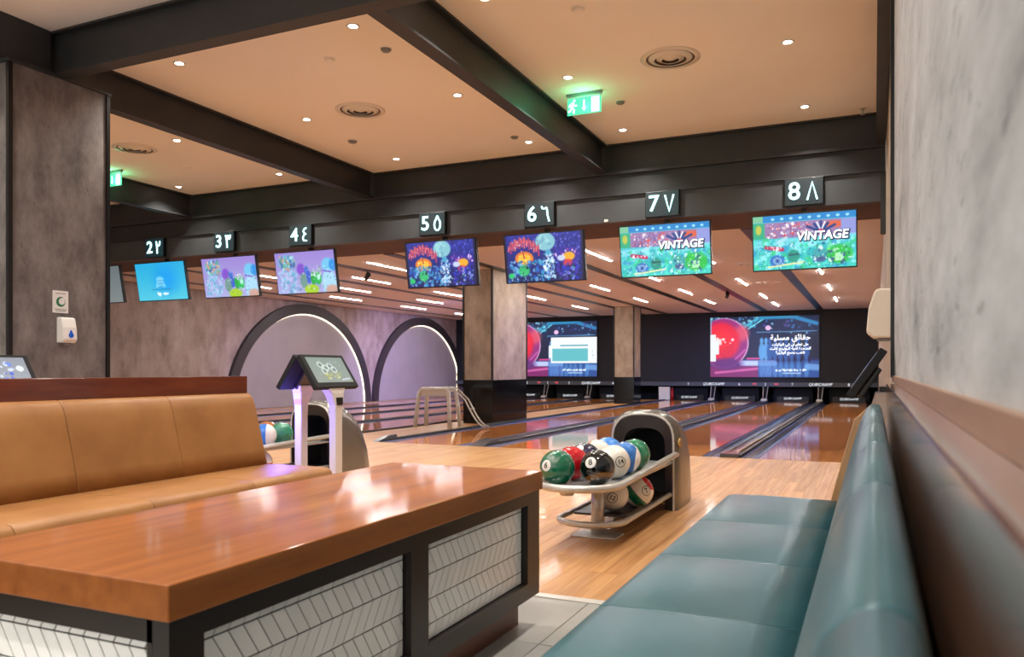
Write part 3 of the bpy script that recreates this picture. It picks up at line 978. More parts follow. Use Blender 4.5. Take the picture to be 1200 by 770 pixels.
SX = {8: -0.78, 7: -2.53, 6: -4.27, 5: -6.00, 4: -8.45, 3: -10.07, 2: -11.70}
for k, x in SX.items():
    t = thing('lane_sign', 'small black sign with glowing lane number %s on fascia' % WORD[k], 'number sign', (x, 10.385, 3.085), group='lane number signs')
    MB().box(-0.225, 0.225, -0.05, 0.0, 0, 0.335).build('box', 'black', t, bevel=0.004)
    MB().box(-0.217, 0.217, -0.053, -0.05, 0.008, 0.327).build('face', 'signface', t)
    text('western_digit', str(k), 0.30, 'digit', t, (-0.11, -0.058, 0.168), extrude=0.004, bold=0.002)
    m = MB()
    for pl in AD[k]:
        m.tube([(0.035 + 0.125 * px, -0.058, 0.06 + 0.215 * py) for px, py in pl], 0.0115, 6)
    m.build('arabic_digit', 'digit', t)

# ------------------------------------------------------------------ ceiling fittings
def spot_lamp(t, power, col=WARM, z=-0.02, size=125):
    l = bpy.data.lights.new('lamp', 'SPOT')
    l.energy = power
    l.color = col
    l.spot_size = math.radians(size)
    l.spot_blend = 0.9
    l.shadow_soft_size = 0.06
    o = bpy.data.objects.new('lamp', l)
    C.objects.link(o)
    o.parent = t
    o.location = (0, 0, z)

def downlight(x, y, label, group=None):
    t = thing('downlight', label, 'downlight', (x, y, ZC), group=group or 'recessed ceiling downlights')
    MB().lathe([(0.040, -0.004), (0.058, -0.006), (0.062, 0.0), (0.040, 0.0)], 20).build('trim_ring', 'white', t)
    MB().cyl((0, 0), 0.040, -0.004, -0.001, 20).build('lens', 'lens', t)
    spot_lamp(t, DOWN_W)

bays = {-0.73: 'beside the right wall', -2.90: 'just right of the beam by the exit sign', -4.20: 'just left of the middle beam', -6.28: 'just right of the left beam', -8.42: 'beyond the left beam', -10.54: 'nearest the far left exit sign'}
rowsn = {5.85: 'nearest row', 7.80: 'middle row', 9.80: 'far row'}
for x, bn in bays.items():
    for y, rn in rowsn.items():
        downlight(x, y, 'recessed downlight of the %s, %s' % (rn, bn))
for x in (-0.95, -2.90, -4.60, -6.28, -8.9):  # out-of-view rows continuing the downlight grid, added to light the lounge
    for y in (3.4, 1.6, -0.2, -2.2):
        downlight(x, y, 'unseen added lounge downlight of the %s row before the near cross beam, %s' % ({3.4: 'first', 1.6: 'second', -0.2: 'third', -2.2: 'last'}[y], {-0.95: 'above the teal bench', -2.90: 'above the table', -4.60: 'above the mahogany ledge', -6.28: 'in front of the column', -8.9: 'left of the column'}[x]), 'unseen downlights over the lounge')

def vent(x, y, label, s=1.0):
    t = thing('air_vent', label, 'vent', (x, y, ZC), group='round ceiling vents')
    for i, (r0, r1, d) in enumerate(((0.29, 0.235, 0.008), (0.212, 0.155, 0.022), (0.135, 0.085, 0.026), (0.065, 0.0001, 0.026))):
        MB().lathe([(r1 * s, -0.002 - d), (r0 * s, -0.004), (r0 * s, -0.001), (r1 * s, 0.008 - d if i else -0.001)], 40).build('diffuser_ring', 'cream', t)
    MB().cyl((0, 0), 0.245 * s, -0.0012, -0.0002, 40).build('throat', 'soffit', t)

vent(-5.48, 7.78, 'round air vent in the middle ceiling bay')
vent(-1.81, 7.73, 'round air vent right of the exit sign')
vent(-9.26, 7.85, 'round air vent in the far left bay beside the column')

def detector(x, y, label, r=0.05, h=0.03, m='grey'):
    t = thing('ceiling_detector', label, 'detector', (x, y, ZC), group='small ceiling detectors')
    MB().lathe([(r, 0), (r, -h * 0.5), (r * 0.7, -h), (0.0005, -h)], 18).build('body', m, t)
    MB().cyl((0, 0), r * 1.25, -0.006, 0.0, 18).build('base', 'ceil', t)

detector(-4.21, 6.39, 'small ceiling detector close to the middle beam corner')
detector(-4.85, 6.37, 'pale flush ceiling disc left of the nearest detector', m='ceil')
detector(-6.31, 8.78, 'grey smoke detector behind the middle bay vent', 0.06)
detector(-4.27, 9.49, 'grey detector left of the middle beam near the fascia')
detector(-2.27, 6.35, 'pale flush ceiling disc near top of the right bay', 0.055, m='ceil')
detector(-2.62, 8.75, 'small dark ceiling detector right behind the exit sign', 0.05)
detector(-9.4, 8.9, 'pale ceiling disc in the far left bay', 0.06, m='ceil')

sk2 = thing('sprinkler', 'small metal sprinkler on the ceiling at the right end of beam', 'sprinkler', (-0.12, 10.15, ZC))
MB().cyl((0, 0), 0.035, -0.006, 0.0, 16).build('rose', 'steel', sk2)
MB().cyl((0, 0), 0.010, -0.06, -0.006, 10).build('stem', 'steel', sk2)
MB().cyl((0, 0), 0.028, -0.066, -0.06, 16).build('deflector', 'steel', sk2)

def exit_sign(x, y, rz, label):
    t = thing('exit_sign', label, 'exit sign', (x, y, ZC), rz, group='green exit signs')
    MB().box(-0.205, 0.205, -0.02, 0.02, -0.03, 0.0).build('bracket', 'grey', t)
    for s in (-1, 1):
        MB().box(s * 0.19 - 0.006, s * 0.19 + 0.006, -0.006, 0.006, -0.06, -0.03).build('hanger', 'steel', t)
    p = MB().box(-0.195, 0.195, -0.005, 0.005, -0.235, -0.05).build('panel', 'exit', t)
    m = MB()
    m.tube([(-0.125, -0.009, -0.10), (-0.14, -0.009, -0.15)], 0.018, 6)
    m.tube([(-0.14, -0.009, -0.15), (-0.115, -0.009, -0.18), (-0.12, -0.009, -0.22)], 0.010, 6)
    m.tube([(-0.14, -0.009, -0.15), (-0.16, -0.009, -0.19), (-0.185, -0.009, -0.195)], 0.010, 6)
    m.tube([(-0.125, -0.009, -0.105), (-0.10, -0.009, -0.14), (-0.08, -0.009, -0.13)], 0.008, 6)
    m.tube([(-0.13, -0.009, -0.105), (-0.16, -0.009, -0.12), (-0.175, -0.009, -0.145)], 0.008, 6)
    m.lathe([(0.0005, -0.016), (0.016, 0), (0.0005, 0.016)], 10, (-0.112, -0.009, -0.078))
    m.build('running_figure', 'exitw', p)
    a = MB().box(-0.008, 0.008, -0.010, -0.005, -0.17, -0.08)
    a.add([(-0.024, -0.010, -0.165), (0.024, -0.010, -0.165), (0, -0.010, -0.205), (-0.024, -0.005, -0.165), (0.024, -0.005, -0.165), (0, -0.005, -0.205)],
          [(0, 1, 2), (5, 4, 3), (0, 3, 4, 1), (1, 4, 5, 2), (2, 5, 3, 0)])
    a.build('arrow', 'exitw', p)
    MB().box(0.085, 0.175, -0.010, -0.005, -0.225, -0.06).build('door_symbol', 'exitw', p)
    for yy in (-0.07, 0.07):
        g = bpy.data.lights.new('lamp', 'POINT')
        g.energy = 2.2
        g.color = (0.10, 1.0, 0.42)
        g.shadow_soft_size = 0.05
        go = bpy.data.objects.new('lamp', g)
        C.objects.link(go)
        go.parent = t
        go.location = (0, yy, -0.14)

exit_sign(-2.895, 8.30, 0.0, 'green running figure exit sign hanging right of the middle beam')
exit_sign(-10.62, 8.60, 0.0, 'green exit sign peeking out beside the large left column')

def strip(x, y0, y1, label):
    t = thing('strip_light', label, 'strip light', (x, y0, ZL), group='strip lights over the lanes')
    MB().box(-0.024, 0.024, 0, y1 - y0, -0.006, 0.0).build('frame', 'white', t)
    MB().box(-0.014, 0.014, 0.01, y1 - y0 - 0.01, -0.010, -0.006).build('diffuser', 'strip_e', t)

ORD = ['nearest', 'second', 'third', 'fourth', 'fifth']
strips = {8: (-0.98, [12.6, 16.3, 20.0, 23.6]), 7: (-2.72, [13.7, 17.9, 21.7, 24.6]), 6: (-4.38, [12.6, 16.2, 19.7, 23.0]), 5: (-6.08, [14.4, 17.9, 21.6]),
          4: (-8.55, [12.35, 16.0, 19.7, 23.4]), 3: (-10.2, [14.2, 17.7, 21.4]), 2: (-11.8, [12.2, 15.75, 19.5, 23.2]), 1: (-13.45, [13.9, 17.7, 21.3, 24.8])}
for k, (x, ys) in strips.items():
    for i, y in enumerate(ys):
        strip(x, y, y + 1.45, '%s light strip from the monitors in the ceiling above lane %s' % (ORD[i], WORD[k]))
for x, y, nm in ((-2.15, 15.5, 'nearer'), (-2.2, 19.0, 'farther')):
    t = thing('air_vent', '%s round vent in the lane ceiling right of monitor seven' % nm, 'vent', (x, y, ZL), group='lane ceiling vents')
    MB().lathe([(0.16, -0.014), (0.27, -0.004), (0.27, 0), (0.16, 0)], 30).build('diffuser_ring', 'lceil', t)
    MB().lathe([(0.05, -0.03), (0.12, -0.012), (0.12, 0), (0.05, 0)], 30).build('inner_ring', 'lceil', t)

def wash(x, y, tx, ty, tz, col, power, label):
    t = thing('wash_light', label, 'spotlight', (x, y, ZL), group='coloured wash lights')
    MB().box(-0.05, 0.05, -0.05, 0.05, -0.02, 0.0).build('base', 'black', t)
    d = (Vector((tx, ty, tz)) - Vector((x, y, ZL - 0.12))).normalized()
    a = Vector((0, 0, -0.12))
    MB().tube([a - d * 0.09, a + d * 0.09], 0.05, 14).build('can', 'black', t)
    MB().tube([(0, 0, -0.02), (0, 0, -0.12)], 0.012, 8).build('yoke', 'black', t)
    l = bpy.data.lights.new('lamp', 'SPOT')
    l.energy = power
    l.color = col
    l.spot_size = math.radians(58)
    l.spot_blend = 1.0
    l.shadow_soft_size = 0.1
    o = bpy.data.objects.new('lamp', l)
    C.objects.link(o)
    o.parent = t
    o.location = a + d * 0.11
    o.rotation_euler = d.to_track_quat('-Z', 'Y').to_euler()

wash(-9.27, 19.2, XL, 24.0, 0.3, (0.42, 0.38, 1.0), 2600, 'black ceiling spotlight throwing violet light on the far arch')
wash(-9.27, 13.4, XL, 18.5, 0.0, (0.50, 0.45, 1.0), 800, 'black ceiling spotlight throwing violet light on the near arch')
wash(-3.36, 13.6, -6.9, 16.0, 0.8, (0.22, 0.28, 1.0), 420, 'black ceiling spotlight throwing lilac light on the nearer column')
wash(-3.36, 20.5, -5.0, 26.5, 0.0, (0.25, 0.35, 1.0), 1200, 'black ceiling spotlight throwing blue light on the pin ends')

# ------------------------------------------------------------------ table
TX0, TX1, TY0, TY1, TH = -2.03, -1.28, 1.165, 3.14, 0.65
t = thing('island_table', 'long low brown wooden table with white herringbone tiled sides', 'table', ((TX0 + TX1) / 2, (TY0 + TY1) / 2, 0))
hx, hy = (TX1 - TX0) / 2, (TY1 - TY0) / 2
MB().box(-hx, hx, -hy, hy, TH - 0.077, TH).build('tabletop', 'tabletop', t, bevel=0.004)
fx, fy = hx - 0.012, hy - 0.012
ZF0, ZF1 = 0.135, TH - 0.077
MB().box(-fx + 0.08, fx - 0.08, -fy + 0.05, fy - 0.04, 0.0, ZF0).build('plinth', 'kick', t)
MB().box(-fx + 0.03, fx - 0.03, -fy + 0.03, fy - 0.03, ZF0, ZF1).build('core', 'mosgrout', t)
ph = {'y': [-hy + (1.27 - TY0), -hy + (2.10 - TY0), -hy + (2.205 - TY0), -hy + (3.005 - TY0)]}
for (a, b) in ((-fy, ph['y'][0]), (ph['y'][1], ph['y'][2]), (ph['y'][3], fy)):
    MB().box(fx - 0.045, fx, a, b, ZF0, ZF1).build('post', 'frame', t)
    MB().box(-fx, -fx + 0.045, a, b, ZF0, ZF1).build('post', 'frame', t)
for s in (-1, 1):
    for z0, z1 in ((ZF0, 0.198), (0.522, ZF1)):
        x0, x1 = (fx - 0.045, fx) if s > 0 else (-fx, -fx + 0.045)
        for a, b in ((ph['y'][0], ph['y'][1]), (ph['y'][2], ph['y'][3])):
            MB().box(x0, x1, a, b, z0, z1).build('rail', 'frame', t)
        y0, y1 = (fy - 0.045, fy) if s > 0 else (-fy, -fy + 0.045)
        MB().box(-fx + 0.045, fx - 0.045, y0, y1, z0, z1).build('rail', 'frame', t)
    # small inner bead around each panel on the long sides

def clip_poly(poly, x0, x1, y0, y1):
    for ax, lim, sg in ((0, x0, 1), (0, x1, -1), (1, y0, 1), (1, y1, -1)):
        out = []
        for i in range(len(poly)):
            a, b = poly[i - 1], poly[i]
            ia, ib = sg * (a[ax] - lim) >= 0, sg * (b[ax] - lim) >= 0
            if ia != ib:
                q = (lim - a[ax]) / (b[ax] - a[ax])
                out.append((a[0] + q * (b[0] - a[0]), a[1] + q * (b[1] - a[1])))
            if ib:
                out.append(b)
        poly = out
        if len(poly) < 3:
            return []
    return poly

def mosaic(parent, u0, u1, z0, z1, place):
    rh, pw, g, sl = 0.082, 0.047, 0.0022, 0.050
    r0 = int(math.floor((z0 - 0.085) / rh))
    r = r0
    while 0.085 + r * rh < z1:
        za, zb = 0.085 + r * rh + g, 0.085 + (r + 1) * rh - g
        d = sl if r % 2 else -sl
        i = -3
        while u0 + i * pw < u1 + 0.1:
            a = u0 + i * pw
            off = sl if d < 0 else 0
            poly = [(a + g + off, za), (a + pw - g + off, za), (a + pw - g + off + d, zb), (a + g + off + d, zb)]
            q = clip_poly(poly, u0 + g, u1 - g, z0 + g, z1 - g)
            i += 1
            if len(q) < 3:
                continue
            ar = abs(sum(q[k - 1][0] * q[k][1] - q[k][0] * q[k - 1][1] for k in range(len(q)))) / 2
            if ar < 4e-5:
                continue
            n = len(q)
            vs = [place(u, z, 0.0) for u, z in q] + [place(u, z, 0.003) for u, z in q]
            fs = [tuple(range(n)), tuple(range(2 * n - 1, n - 1, -1))] + [(k, (k + 1) % n, n + (k + 1) % n, n + k) for k in range(n)]
            MB().add(vs, fs).build('tile', 'mosaic', parent)
        r += 1

mosaic(t, ph['y'][2] + 0.004, ph['y'][3] - 0.004, 0.200, 0.520, lambda u, z, d: (fx - 0.030 + d, u, z))
mosaic(t, ph['y'][0] + 0.004, ph['y'][1] - 0.004, 0.200, 0.520, lambda u, z, d: (fx - 0.030 + d, u, z))
MB().box(-fx, -fx + 0.062, -fy, -fy + 0.05, ZF0, ZF1).build('post', 'frame', t)
MB().box(fx - 0.062, fx - 0.046, -fy, -fy + 0.045, ZF0, ZF1).build('post', 'frame', t)
mosaic(t, -fx + 0.064, fx - 0.064, 0.200, 0.520, lambda u, z, d: (u, -fy + 0.030 - d, z))

# ------------------------------------------------------------------ benches
BACK = [(0.538, 0.44), (0.566, 0.55), (0.594, 0.66), (0.620, 0.76), (0.643, 0.84), (0.666, 0.892), (0.688, 0.914), (0.706, 0.920), (0.724, 0.913), (0.735, 0.890), (0.737, 0.66), (0.737, 0.44)]
SEAT = [(0.04, 0.30), (0.010, 0.315), (0.0, 0.345), (0.0, 0.395), (0.008, 0.425), (0.028, 0.444), (0.06, 0.451), (0.20, 0.453), (0.40, 0.451), (0.545, 0.448), (0.545, 0.30)]

def cushion(name, prof, d, y0, y1, m, parent, ins=0.004, edge=0.008):
    cx = sum(p for p, z in prof) / len(prof)
    cz = sum(z for p, z in prof) / len(prof)
    def ring(y, k):
        r = []
        for p, z in prof:
            L = math.hypot(p - cx, z - cz)
            f = 1 - k / L
            r.append((d * (cx + (p - cx) * f), y, cz + (z - cz) * f))
        return r
    rings = [ring(y0 + 0.001, ins), ring(y0 + edge * 0.35, ins * 0.35), ring(y0 + edge, 0), ring((y0 + y1) / 2, 0), ring(y1 - edge, 0), ring(y1 - edge * 0.35, ins * 0.35), ring(y1 - 0.001, ins)]
    return MB().loft(rings).build(name, m, parent)

def bench(label, x0, d, yend, leather, ledge, seat_cuts, back_cuts, ledge_p, ledge_w, ledge_z, wood_cheek):
    t = thing('lounge_bench', label, 'bench', (x0, 0, 0), group='upholstered benches')
    for a, b in zip(back_cuts[1:], back_cuts[:-1]):
        cushion('back_cushion', BACK, d, a, b, leather, t)
    for a, b in zip(seat_cuts[1:], seat_cuts[:-1]):
        cushion('seat_cushion', SEAT, d, a, b, leather, t)
    x = sorted((d * 0.06, d * 0.727))
    MB().box(x[0], x[1], seat_cuts[-1], yend, 0.0, 0.30).build('plinth', 'kick', t)
    x = sorted((d * 0.546, d * 0.727))
    MB().box(x[0], x[1], seat_cuts[-1], yend, 0.30, 0.44).build('carcass', 'kick', t)
    x = sorted((d * ledge_p, d * (ledge_p + ledge_w)))
    MB().box(x[0], x[1], seat_cuts[-1], yend + 0.03, 0.0, ledge_z).build('ledge_panel', ledge, t, bevel=0.003)
    if wood_cheek:
        pr = [(d * (p - (0.03 if p < 0.65 else 0)), z) for p, z in BACK[:-2]] + [(d * 0.727, 0.30), (d * 0.50, 0.30)]
        MB().prism_y(pr, yend + 0.002, yend + 0.04).build('end_cheek', 'cheek', t, bevel=0.004)
    return t

bench('tan leather bench with red brown wooden ledge behind the table', -3.16, -1, 4.19, 'leather', 'ledge', [4.19, 3.49, 2.80, 2.11, 1.42, 0.73, 0.04, -0.65], [4.19, 3.49, 2.80, 2.11, 1.42, 0.73, 0.04, -0.65], 0.742, 0.16, 1.034, False)
bench('teal vinyl bench running along the pale concrete wall', -0.70, 1, 4.14, 'teal', 'ledge2', [4.14, 3.38, 2.70, 2.05, 1.37, 0.69, 0.0, -0.55], [4.14, 3.36, 2.68, 1.98, 1.27, 0.60, -0.08, -0.55], 0.7525, 0.050, 1.012, True)
sk = box('trim_2', 'upstand', (0.093, 0.105, -0.55, 4.96, 1.0125, 1.047))
tag(sk, 'brown wooden upstand along the foot of the pale concrete wall', 'trim', kind='structure')

# ------------------------------------------------------------------ balls
BALLR = 0.108
CW = rgb(232, 226, 212)

def ball(label, pos, bands, axis, mark=None, face=None, group=None, speck=False):
    """bands: list of (cos limit, colour) from the axis pole downwards"""
    t = thing('bowling_ball', label, 'bowling ball', pos, group=group)
    N, K = 32, 26
    m = MB()
    mats = []
    for i, (lim, c) in enumerate(bands):
        mm = mat('ball_coat', c, 0.08, col2=tuple(min(1, x * 1.5 + 0.02) for x in c) if speck else tuple(x * 0.82 for x in c), scale=30 if speck else 18, coat=0.7, detail=3)
        mats.append(mm)
    ax = Vector(axis).normalized()
    q = Vector((0, 0, 1)).rotation_difference(ax)
    lims = sorted(set([1.0, -1.0] + [b[0] for b in bands] + [math.cos(PI * i / K) for i in range(1, K)]), reverse=True)
    rings = []
    for z in lims:
        r = math.sqrt(max(0, 1 - z * z))
        r = max(r, 0.002)
        rings.append([tuple(q @ Vector((r * math.cos(2 * PI * j / N), r * math.sin(2 * PI * j / N), z)) * BALLR) for j in range(N)])
    for i in range(len(lims) - 1):
        zm = (lims[i] + lims[i + 1]) / 2
        k = next((j for j, b in enumerate(bands) if zm > b[0]), len(bands) - 1)
        m.loft([rings[i], rings[i + 1]], caps=False, mi=k)
    import bmesh
    o = m.build('shell', mats, t, fix=False)
    bm = bmesh.new()
    bm.from_mesh(o.data)
    bmesh.ops.remove_doubles(bm, verts=bm.verts, dist=1e-5)
    bmesh.ops.recalc_face_normals(bm, faces=bm.faces)
    bm.to_mesh(o.data)
    bm.free()
    if mark:
        txt, disc, ink, rot = mark
        n = Vector(face).normalized()
        u = Vector((0, 0, 1)).cross(n).normalized()
        v = n.cross(u)
        u, v = u * math.cos(rot) + v * math.sin(rot), v * math.cos(rot) - u * math.sin(rot)
        def proj(x, y, h):
            return tuple((n * BALLR + u * x + v * y).normalized() * (BALLR + h))
        dm = MB()
        R = 0.036
        if disc:
            vs = [proj(0, 0, 0.0006)] + [proj(R * math.cos(2 * PI * k / 24) * f, R * math.sin(2 * PI * k / 24) * f, 0.0006) for f in (0.5, 1) for k in range(24)]
            fs = [(0, 1 + k, 1 + (k + 1) % 24) for k in range(24)] + [(1 + k, 25 + k, 25 + (k + 1) % 24, 1 + (k + 1) % 24) for k in range(24)]
            dm.add(vs, fs).build('number_disc', disc, t)
        else:
            vs = [proj(R * f * math.cos(2 * PI * k / 24), R * f * math.sin(2 * PI * k / 24), 0.0006) for f in (0.88, 1.02) for k in range(24)]
            dm.add(vs, [(k, (k + 1) % 24, 24 + (k + 1) % 24, 24 + k) for k in range(24)]).build('number_ring', ink, t)
        me = text_mesh(txt, 0.042 if len(txt) > 1 else 0.05, extrude=0.0, bold=0.0012)
        for vv in me.vertices:
            vv.co = proj(vv.co.x, vv.co.y, 0.0012)
        me.materials.clear()
        me.materials.append(M[ink])
        o = bpy.data.objects.new('number', me)
        C.objects.link(o)
        o.parent = t
    return t

RX, RY = -1.635, 0.0
G1, G2 = 'balls on the front ball return', 'balls on the rear ball return'
green, red, navy, black, blue, lblue = rgb(14, 104, 72), rgb(196, 22, 34), rgb(28, 26, 52), rgb(10, 10, 12), rgb(24, 96, 168), rgb(36, 110, 190)
orange = rgb(214, 120, 40)
gold = rgb(120, 76, 30)
zb = 0.377 + BALLR
cv = (-0.15, -1, 0.30)
ball('green bowling ball with number 6 at the nose of tray', (-1.748, 4.52, zb), [(-1, green)], (0, 0, 1), ('6', 'white', 'black', 0.0), (-0.36, -1, 0.22), G1)
ball('red bowling ball between the green 6 and black 8', (-1.748, 4.775, zb), [(-1, red)], (0, 0, 1), None, None, G1)
ball('dark purple bowling ball with number 7 behind the red one', (-1.748, 5.03, zb), [(-1, navy)], (0, 0, 1), ('7', 'white', 'black', 0.3), (-0.2, -0.75, 0.75), G1, True)
ball('cream bowling ball with orange stripe beside the 7 ball', (-1.748, 5.28, zb), [(0.25, CW), (0.05, orange), (-1, CW)], (0.8, -0.5, 0.3), None, None, G1)
ball('speckled blue bowling ball nearest the hood on far side', (-1.748, 5.53, zb), [(-1, lblue)], (0, 0, 1), None, None, G1, True)
ball('black bowling ball with number 8 in front of tray', (-1.527, 4.62, zb), [(-0.55, black), (-0.8, gold), (-1, black)], (-0.3, 0.35, 1), ('8', 'white', 'black', 0.25), (-0.12, -1, 0.42), G1)
ball('cream bowling ball with black number 14 right of the 8', (-1.527, 4.95, zb), [(-1, CW)], (0, 0, 1), ('14', None, 'black', 0.2), (0.72, -0.8, 0.12), G1)
ball('blue and white bowling ball in the middle of the near row', (-1.527, 5.20, zb), [(0.62, CW), (-1, blue)], (0.95, 0.30, -0.15), None, None, G1, True)
ball('green bowling ball nearest the hood in the near row', (-1.527, 5.45, zb), [(-1, green)], (0, 0, 1), None, None, G1, True)
zl = 0.139 + BALLR
ball('cream bowling ball with number 12 on the lower rack', (-1.585, 5.115, zl), [(-1, CW)], (0, 0, 1), ('12', None, 'black', -0.35), (0.30, -1, -0.05), G1)
ball('green, white and red bowling ball on the lower rack', (-1.475, 5.34, zl), [(0.80, red), (0.02, CW), (-0.55, green), (-1, CW)], (0.75, 0.10, 0.66), ('7', None, 'black', 0.5), (0.75, -0.65, 0.15), G1)

# ------------------------------------------------------------------ ball returns
def ball_return(label, x, y):
    t = thing('ball_return', label, 'ball return', (x, y, 0), group='ball returns')
    MB().box(-0.15, 0.15, 0.50, 0.70, 0.0, 0.012).build('base_plate', 'steel', t, bevel=0.004)
    MB().cyl((0, 0.60), 0.042, 0.012, 0.36, 20).build('post', 'steel', t)
    def loop(hw, y0, y1, z, ny, dz=0.0):
        pts = [(hw, y1, z + dz)]
        for i in range(17):
            q = PI * i / 16
            pts.append((hw * math.cos(q), y0 + ny - ny * math.sin(q), z))
        pts.append((-hw, y1, z + dz))
        return pts
    MB().tube(loop(0.255, 0.0, 1.74, 0.385, 0.27, 0.045), 0.023, 12).build('tray_rim', 'steel', t)
    inner = [(0.235 * math.cos(PI * i / 16), 0.27 - 0.25 * math.sin(PI * i / 16)) for i in range(17)]
    poly = [(0.235, 1.72)] + inner + [(-0.235, 1.72)]
    n = len(poly)
    m = MB()
    vs = [(a, b, 0.362) for a, b in poly] + [(a, b, 0.376) for a, b in poly]
    m.add(vs, [tuple(range(n)), tuple(range(2 * n - 1, n - 1, -1))] + [(k, (k + 1) % n, n + (k + 1) % n, n + k) for k in range(n)])
    m.build('tray', 'tray', t)
    MB().box(-0.06, 0.06, 0.10, 0.20, 0.376, 0.378).build('tray_slot', 'black', t)
    MB().cyl((-0.10, 0.30), 0.04, 0.30, 0.362, 16, 0.07).build('tray_boss', 'steel', t)
    MB().tube(loop(0.215, 0.30, 1.74, 0.125, 0.20), 0.02, 10).build('lower_rail', 'steel', t)
    MB().box(-0.17, 0.17, 0.62, 1.74, 0.125, 0.138).build('lower_tray', 'hoodin', t)
    # hood: arch sections lofted backwards
    def sect(hw, top, yy, n=16, z0=0.0, sh=0.62):
        r = [(hw, yy, z0)]
        zs = max(top - min(hw * 0.95, top * sh), z0 + 0.01)
        for i in range(n + 1):
            q = PI * i / n
            e = 0.72
            cx = math.copysign(abs(math.cos(q)) ** e, math.cos(q))
            sz = abs(math.sin(q)) ** e
            r.append((hw * cx, yy, zs + (top - zs) * sz))
        r.append((-hw, yy, z0))
        return r
    Y0 = 1.70
    rings_o = [sect(0.250, 0.745, Y0), sect(0.268, 0.765, Y0 + 0.03), sect(0.272, 0.765, Y0 + 0.14), sect(0.270, 0.735, Y0 + 0.27), sect(0.266, 0.665, Y0 + 0.41), sect(0.258, 0.55, Y0 + 0.53), sect(0.245, 0.38, Y0 + 0.63), sect(0.225, 0.16, Y0 + 0.69)]
    m = MB()
    m.loft(rings_o, closed=False, caps=False)
    n = len(rings_o[-1])
    m.add(rings_o[-1], [tuple(range(n))])
    m.build('hood_shell', 'hood', t)
    m = MB()
    m.loft([sect(0.250, 0.745, Y0), sect(0.242, 0.737, Y0 - 0.008), sect(0.234, 0.728, Y0)], closed=False, caps=False)
    m.build('front_rim', 'steel', t)
    m = MB()
    m.loft([sect(0.234, 0.728, Y0), sect(0.165, 0.625, Y0 + 0.05)], closed=False, caps=False)
    m.build('throat_lip', 'hoodin', t)
    m = MB()
    a = [sect(0.165, 0.625, Y0 + 0.05), sect(0.155, 0.60, Y0 + 0.36)]
    m.loft(a, closed=False, caps=False)
    m.add(a[-1], [tuple(range(len(a[-1])))])
    m.build('throat', 'curtain', t)
    MB().cyl((0, 0), 0.035, 0, 0.03, 18).build('call_button', 'brass', t, (0.262, Y0 + 0.055, 0.52)).rotation_euler = (0, PI / 2, 0)
    return t

ball_return('steel ball return with arched hood and balls beside the teal bench', RX, 4.35)
ball_return('grey ball return half hidden behind the white console', RX - 3.47, 4.70)
dx, dy = -3.47, 0.35
ball('green bowling ball on the rear ball return', (-1.527 + dx, 5.50 + dy, zb), [(-1, green)], (0, 0, 1), None, None, G2, True)
ball('blue bowling ball with white wedge on the rear ball return', (-1.527 + dx, 5.27 + dy, zb), [(0.25, CW), (-1, lblue)], (0.8, 0.5, 0.0), None, None, G2)
ball('orange bowling ball behind the green one on the rear return', (-1.748 + dx, 5.55 + dy, zb), [(-1, rgb(150, 84, 34))], (0, 0, 1), None, None, G2)
ball('red and white bowling ball on the lower rack of rear return', (-1.53 + dx, 5.22 + dy, zl), [(0.1, CW), (-1, red)], (0.1, 0.0, 1), None, None, G2)

# ------------------------------------------------------------------ bowler consoles
def console(label, x, y, sides, pic, px=0.17):
    t = thing('score_console', label, 'console', (x, y, 0), group='score consoles')
    for d in sides:
        a = MB()
        rings = []
        for z, w, dp, cx in ((0.0, 0.034, 0.042, px), (0.70, 0.034, 0.042, px), (0.80, 0.036, 0.046, px), (0.89, 0.042, 0.075, px - 0.015), (0.955, 0.045, 0.115, px - 0.035)):
            rings.append([(d * (cx - w), -dp, z), (d * (cx + w), -dp, z), (d * (cx + w), dp, z), (d * (cx - w), dp, z)])
        a.loft(rings, smooth=False)
        a.build('post', 'postwhite', t, bevel=0.008)
        MB().box(*sorted((d * (px - 0.055), d * (px + 0.09))), -0.11, 0.11, 0.0, 0.012).build('foot_plate', 'postwhite', t)
        MB().box(*sorted((d * (px + 0.030), d * (px + 0.042))), -0.035, 0.035, 0.80, 0.86).build('logo_plate', 'black', t)
        # tilted screen: local plane along Y (width) and slope
        ang = math.atan2(0.255, 0.17)
        s = bpy.data.objects.new('screen_head', None)
        me = MB().box(-0.27, 0.27, -0.153, 0.153, -0.042, 0.0).build('screen_head', 'matte', t, (d * 0.115, 0.0, 1.07), bevel=0.006)
        # local x -> along Y, local y -> up the slope, local z -> outward normal
        nrm = Vector((d * math.sin(ang), 0, math.cos(ang)))
        upv = Vector((-d * math.cos(ang), 0, math.sin(ang)))
        xv = upv.cross(nrm)
        R = Matrix((xv, upv, nrm)).transposed().to_4x4()
        me.rotation_euler = R.to_euler()
        pic_mesh('display', pic(), 0.455, 0.235, 'dimpic', me, (0, 0.008, 0.002), (0, 0, 0))
        MB().box(-0.12, 0.12, -0.13, 0.06, -0.075, -0.043).build('rear_housing', 'bezel', me, bevel=0.008)
        bpy.data.objects.remove(s)
        MB().box(*sorted((d * (px - 0.07), d * (px - 0.01))), -0.06, 0.06, 0.955, 0.985).build('head_bracket', 'black', t)
    return t

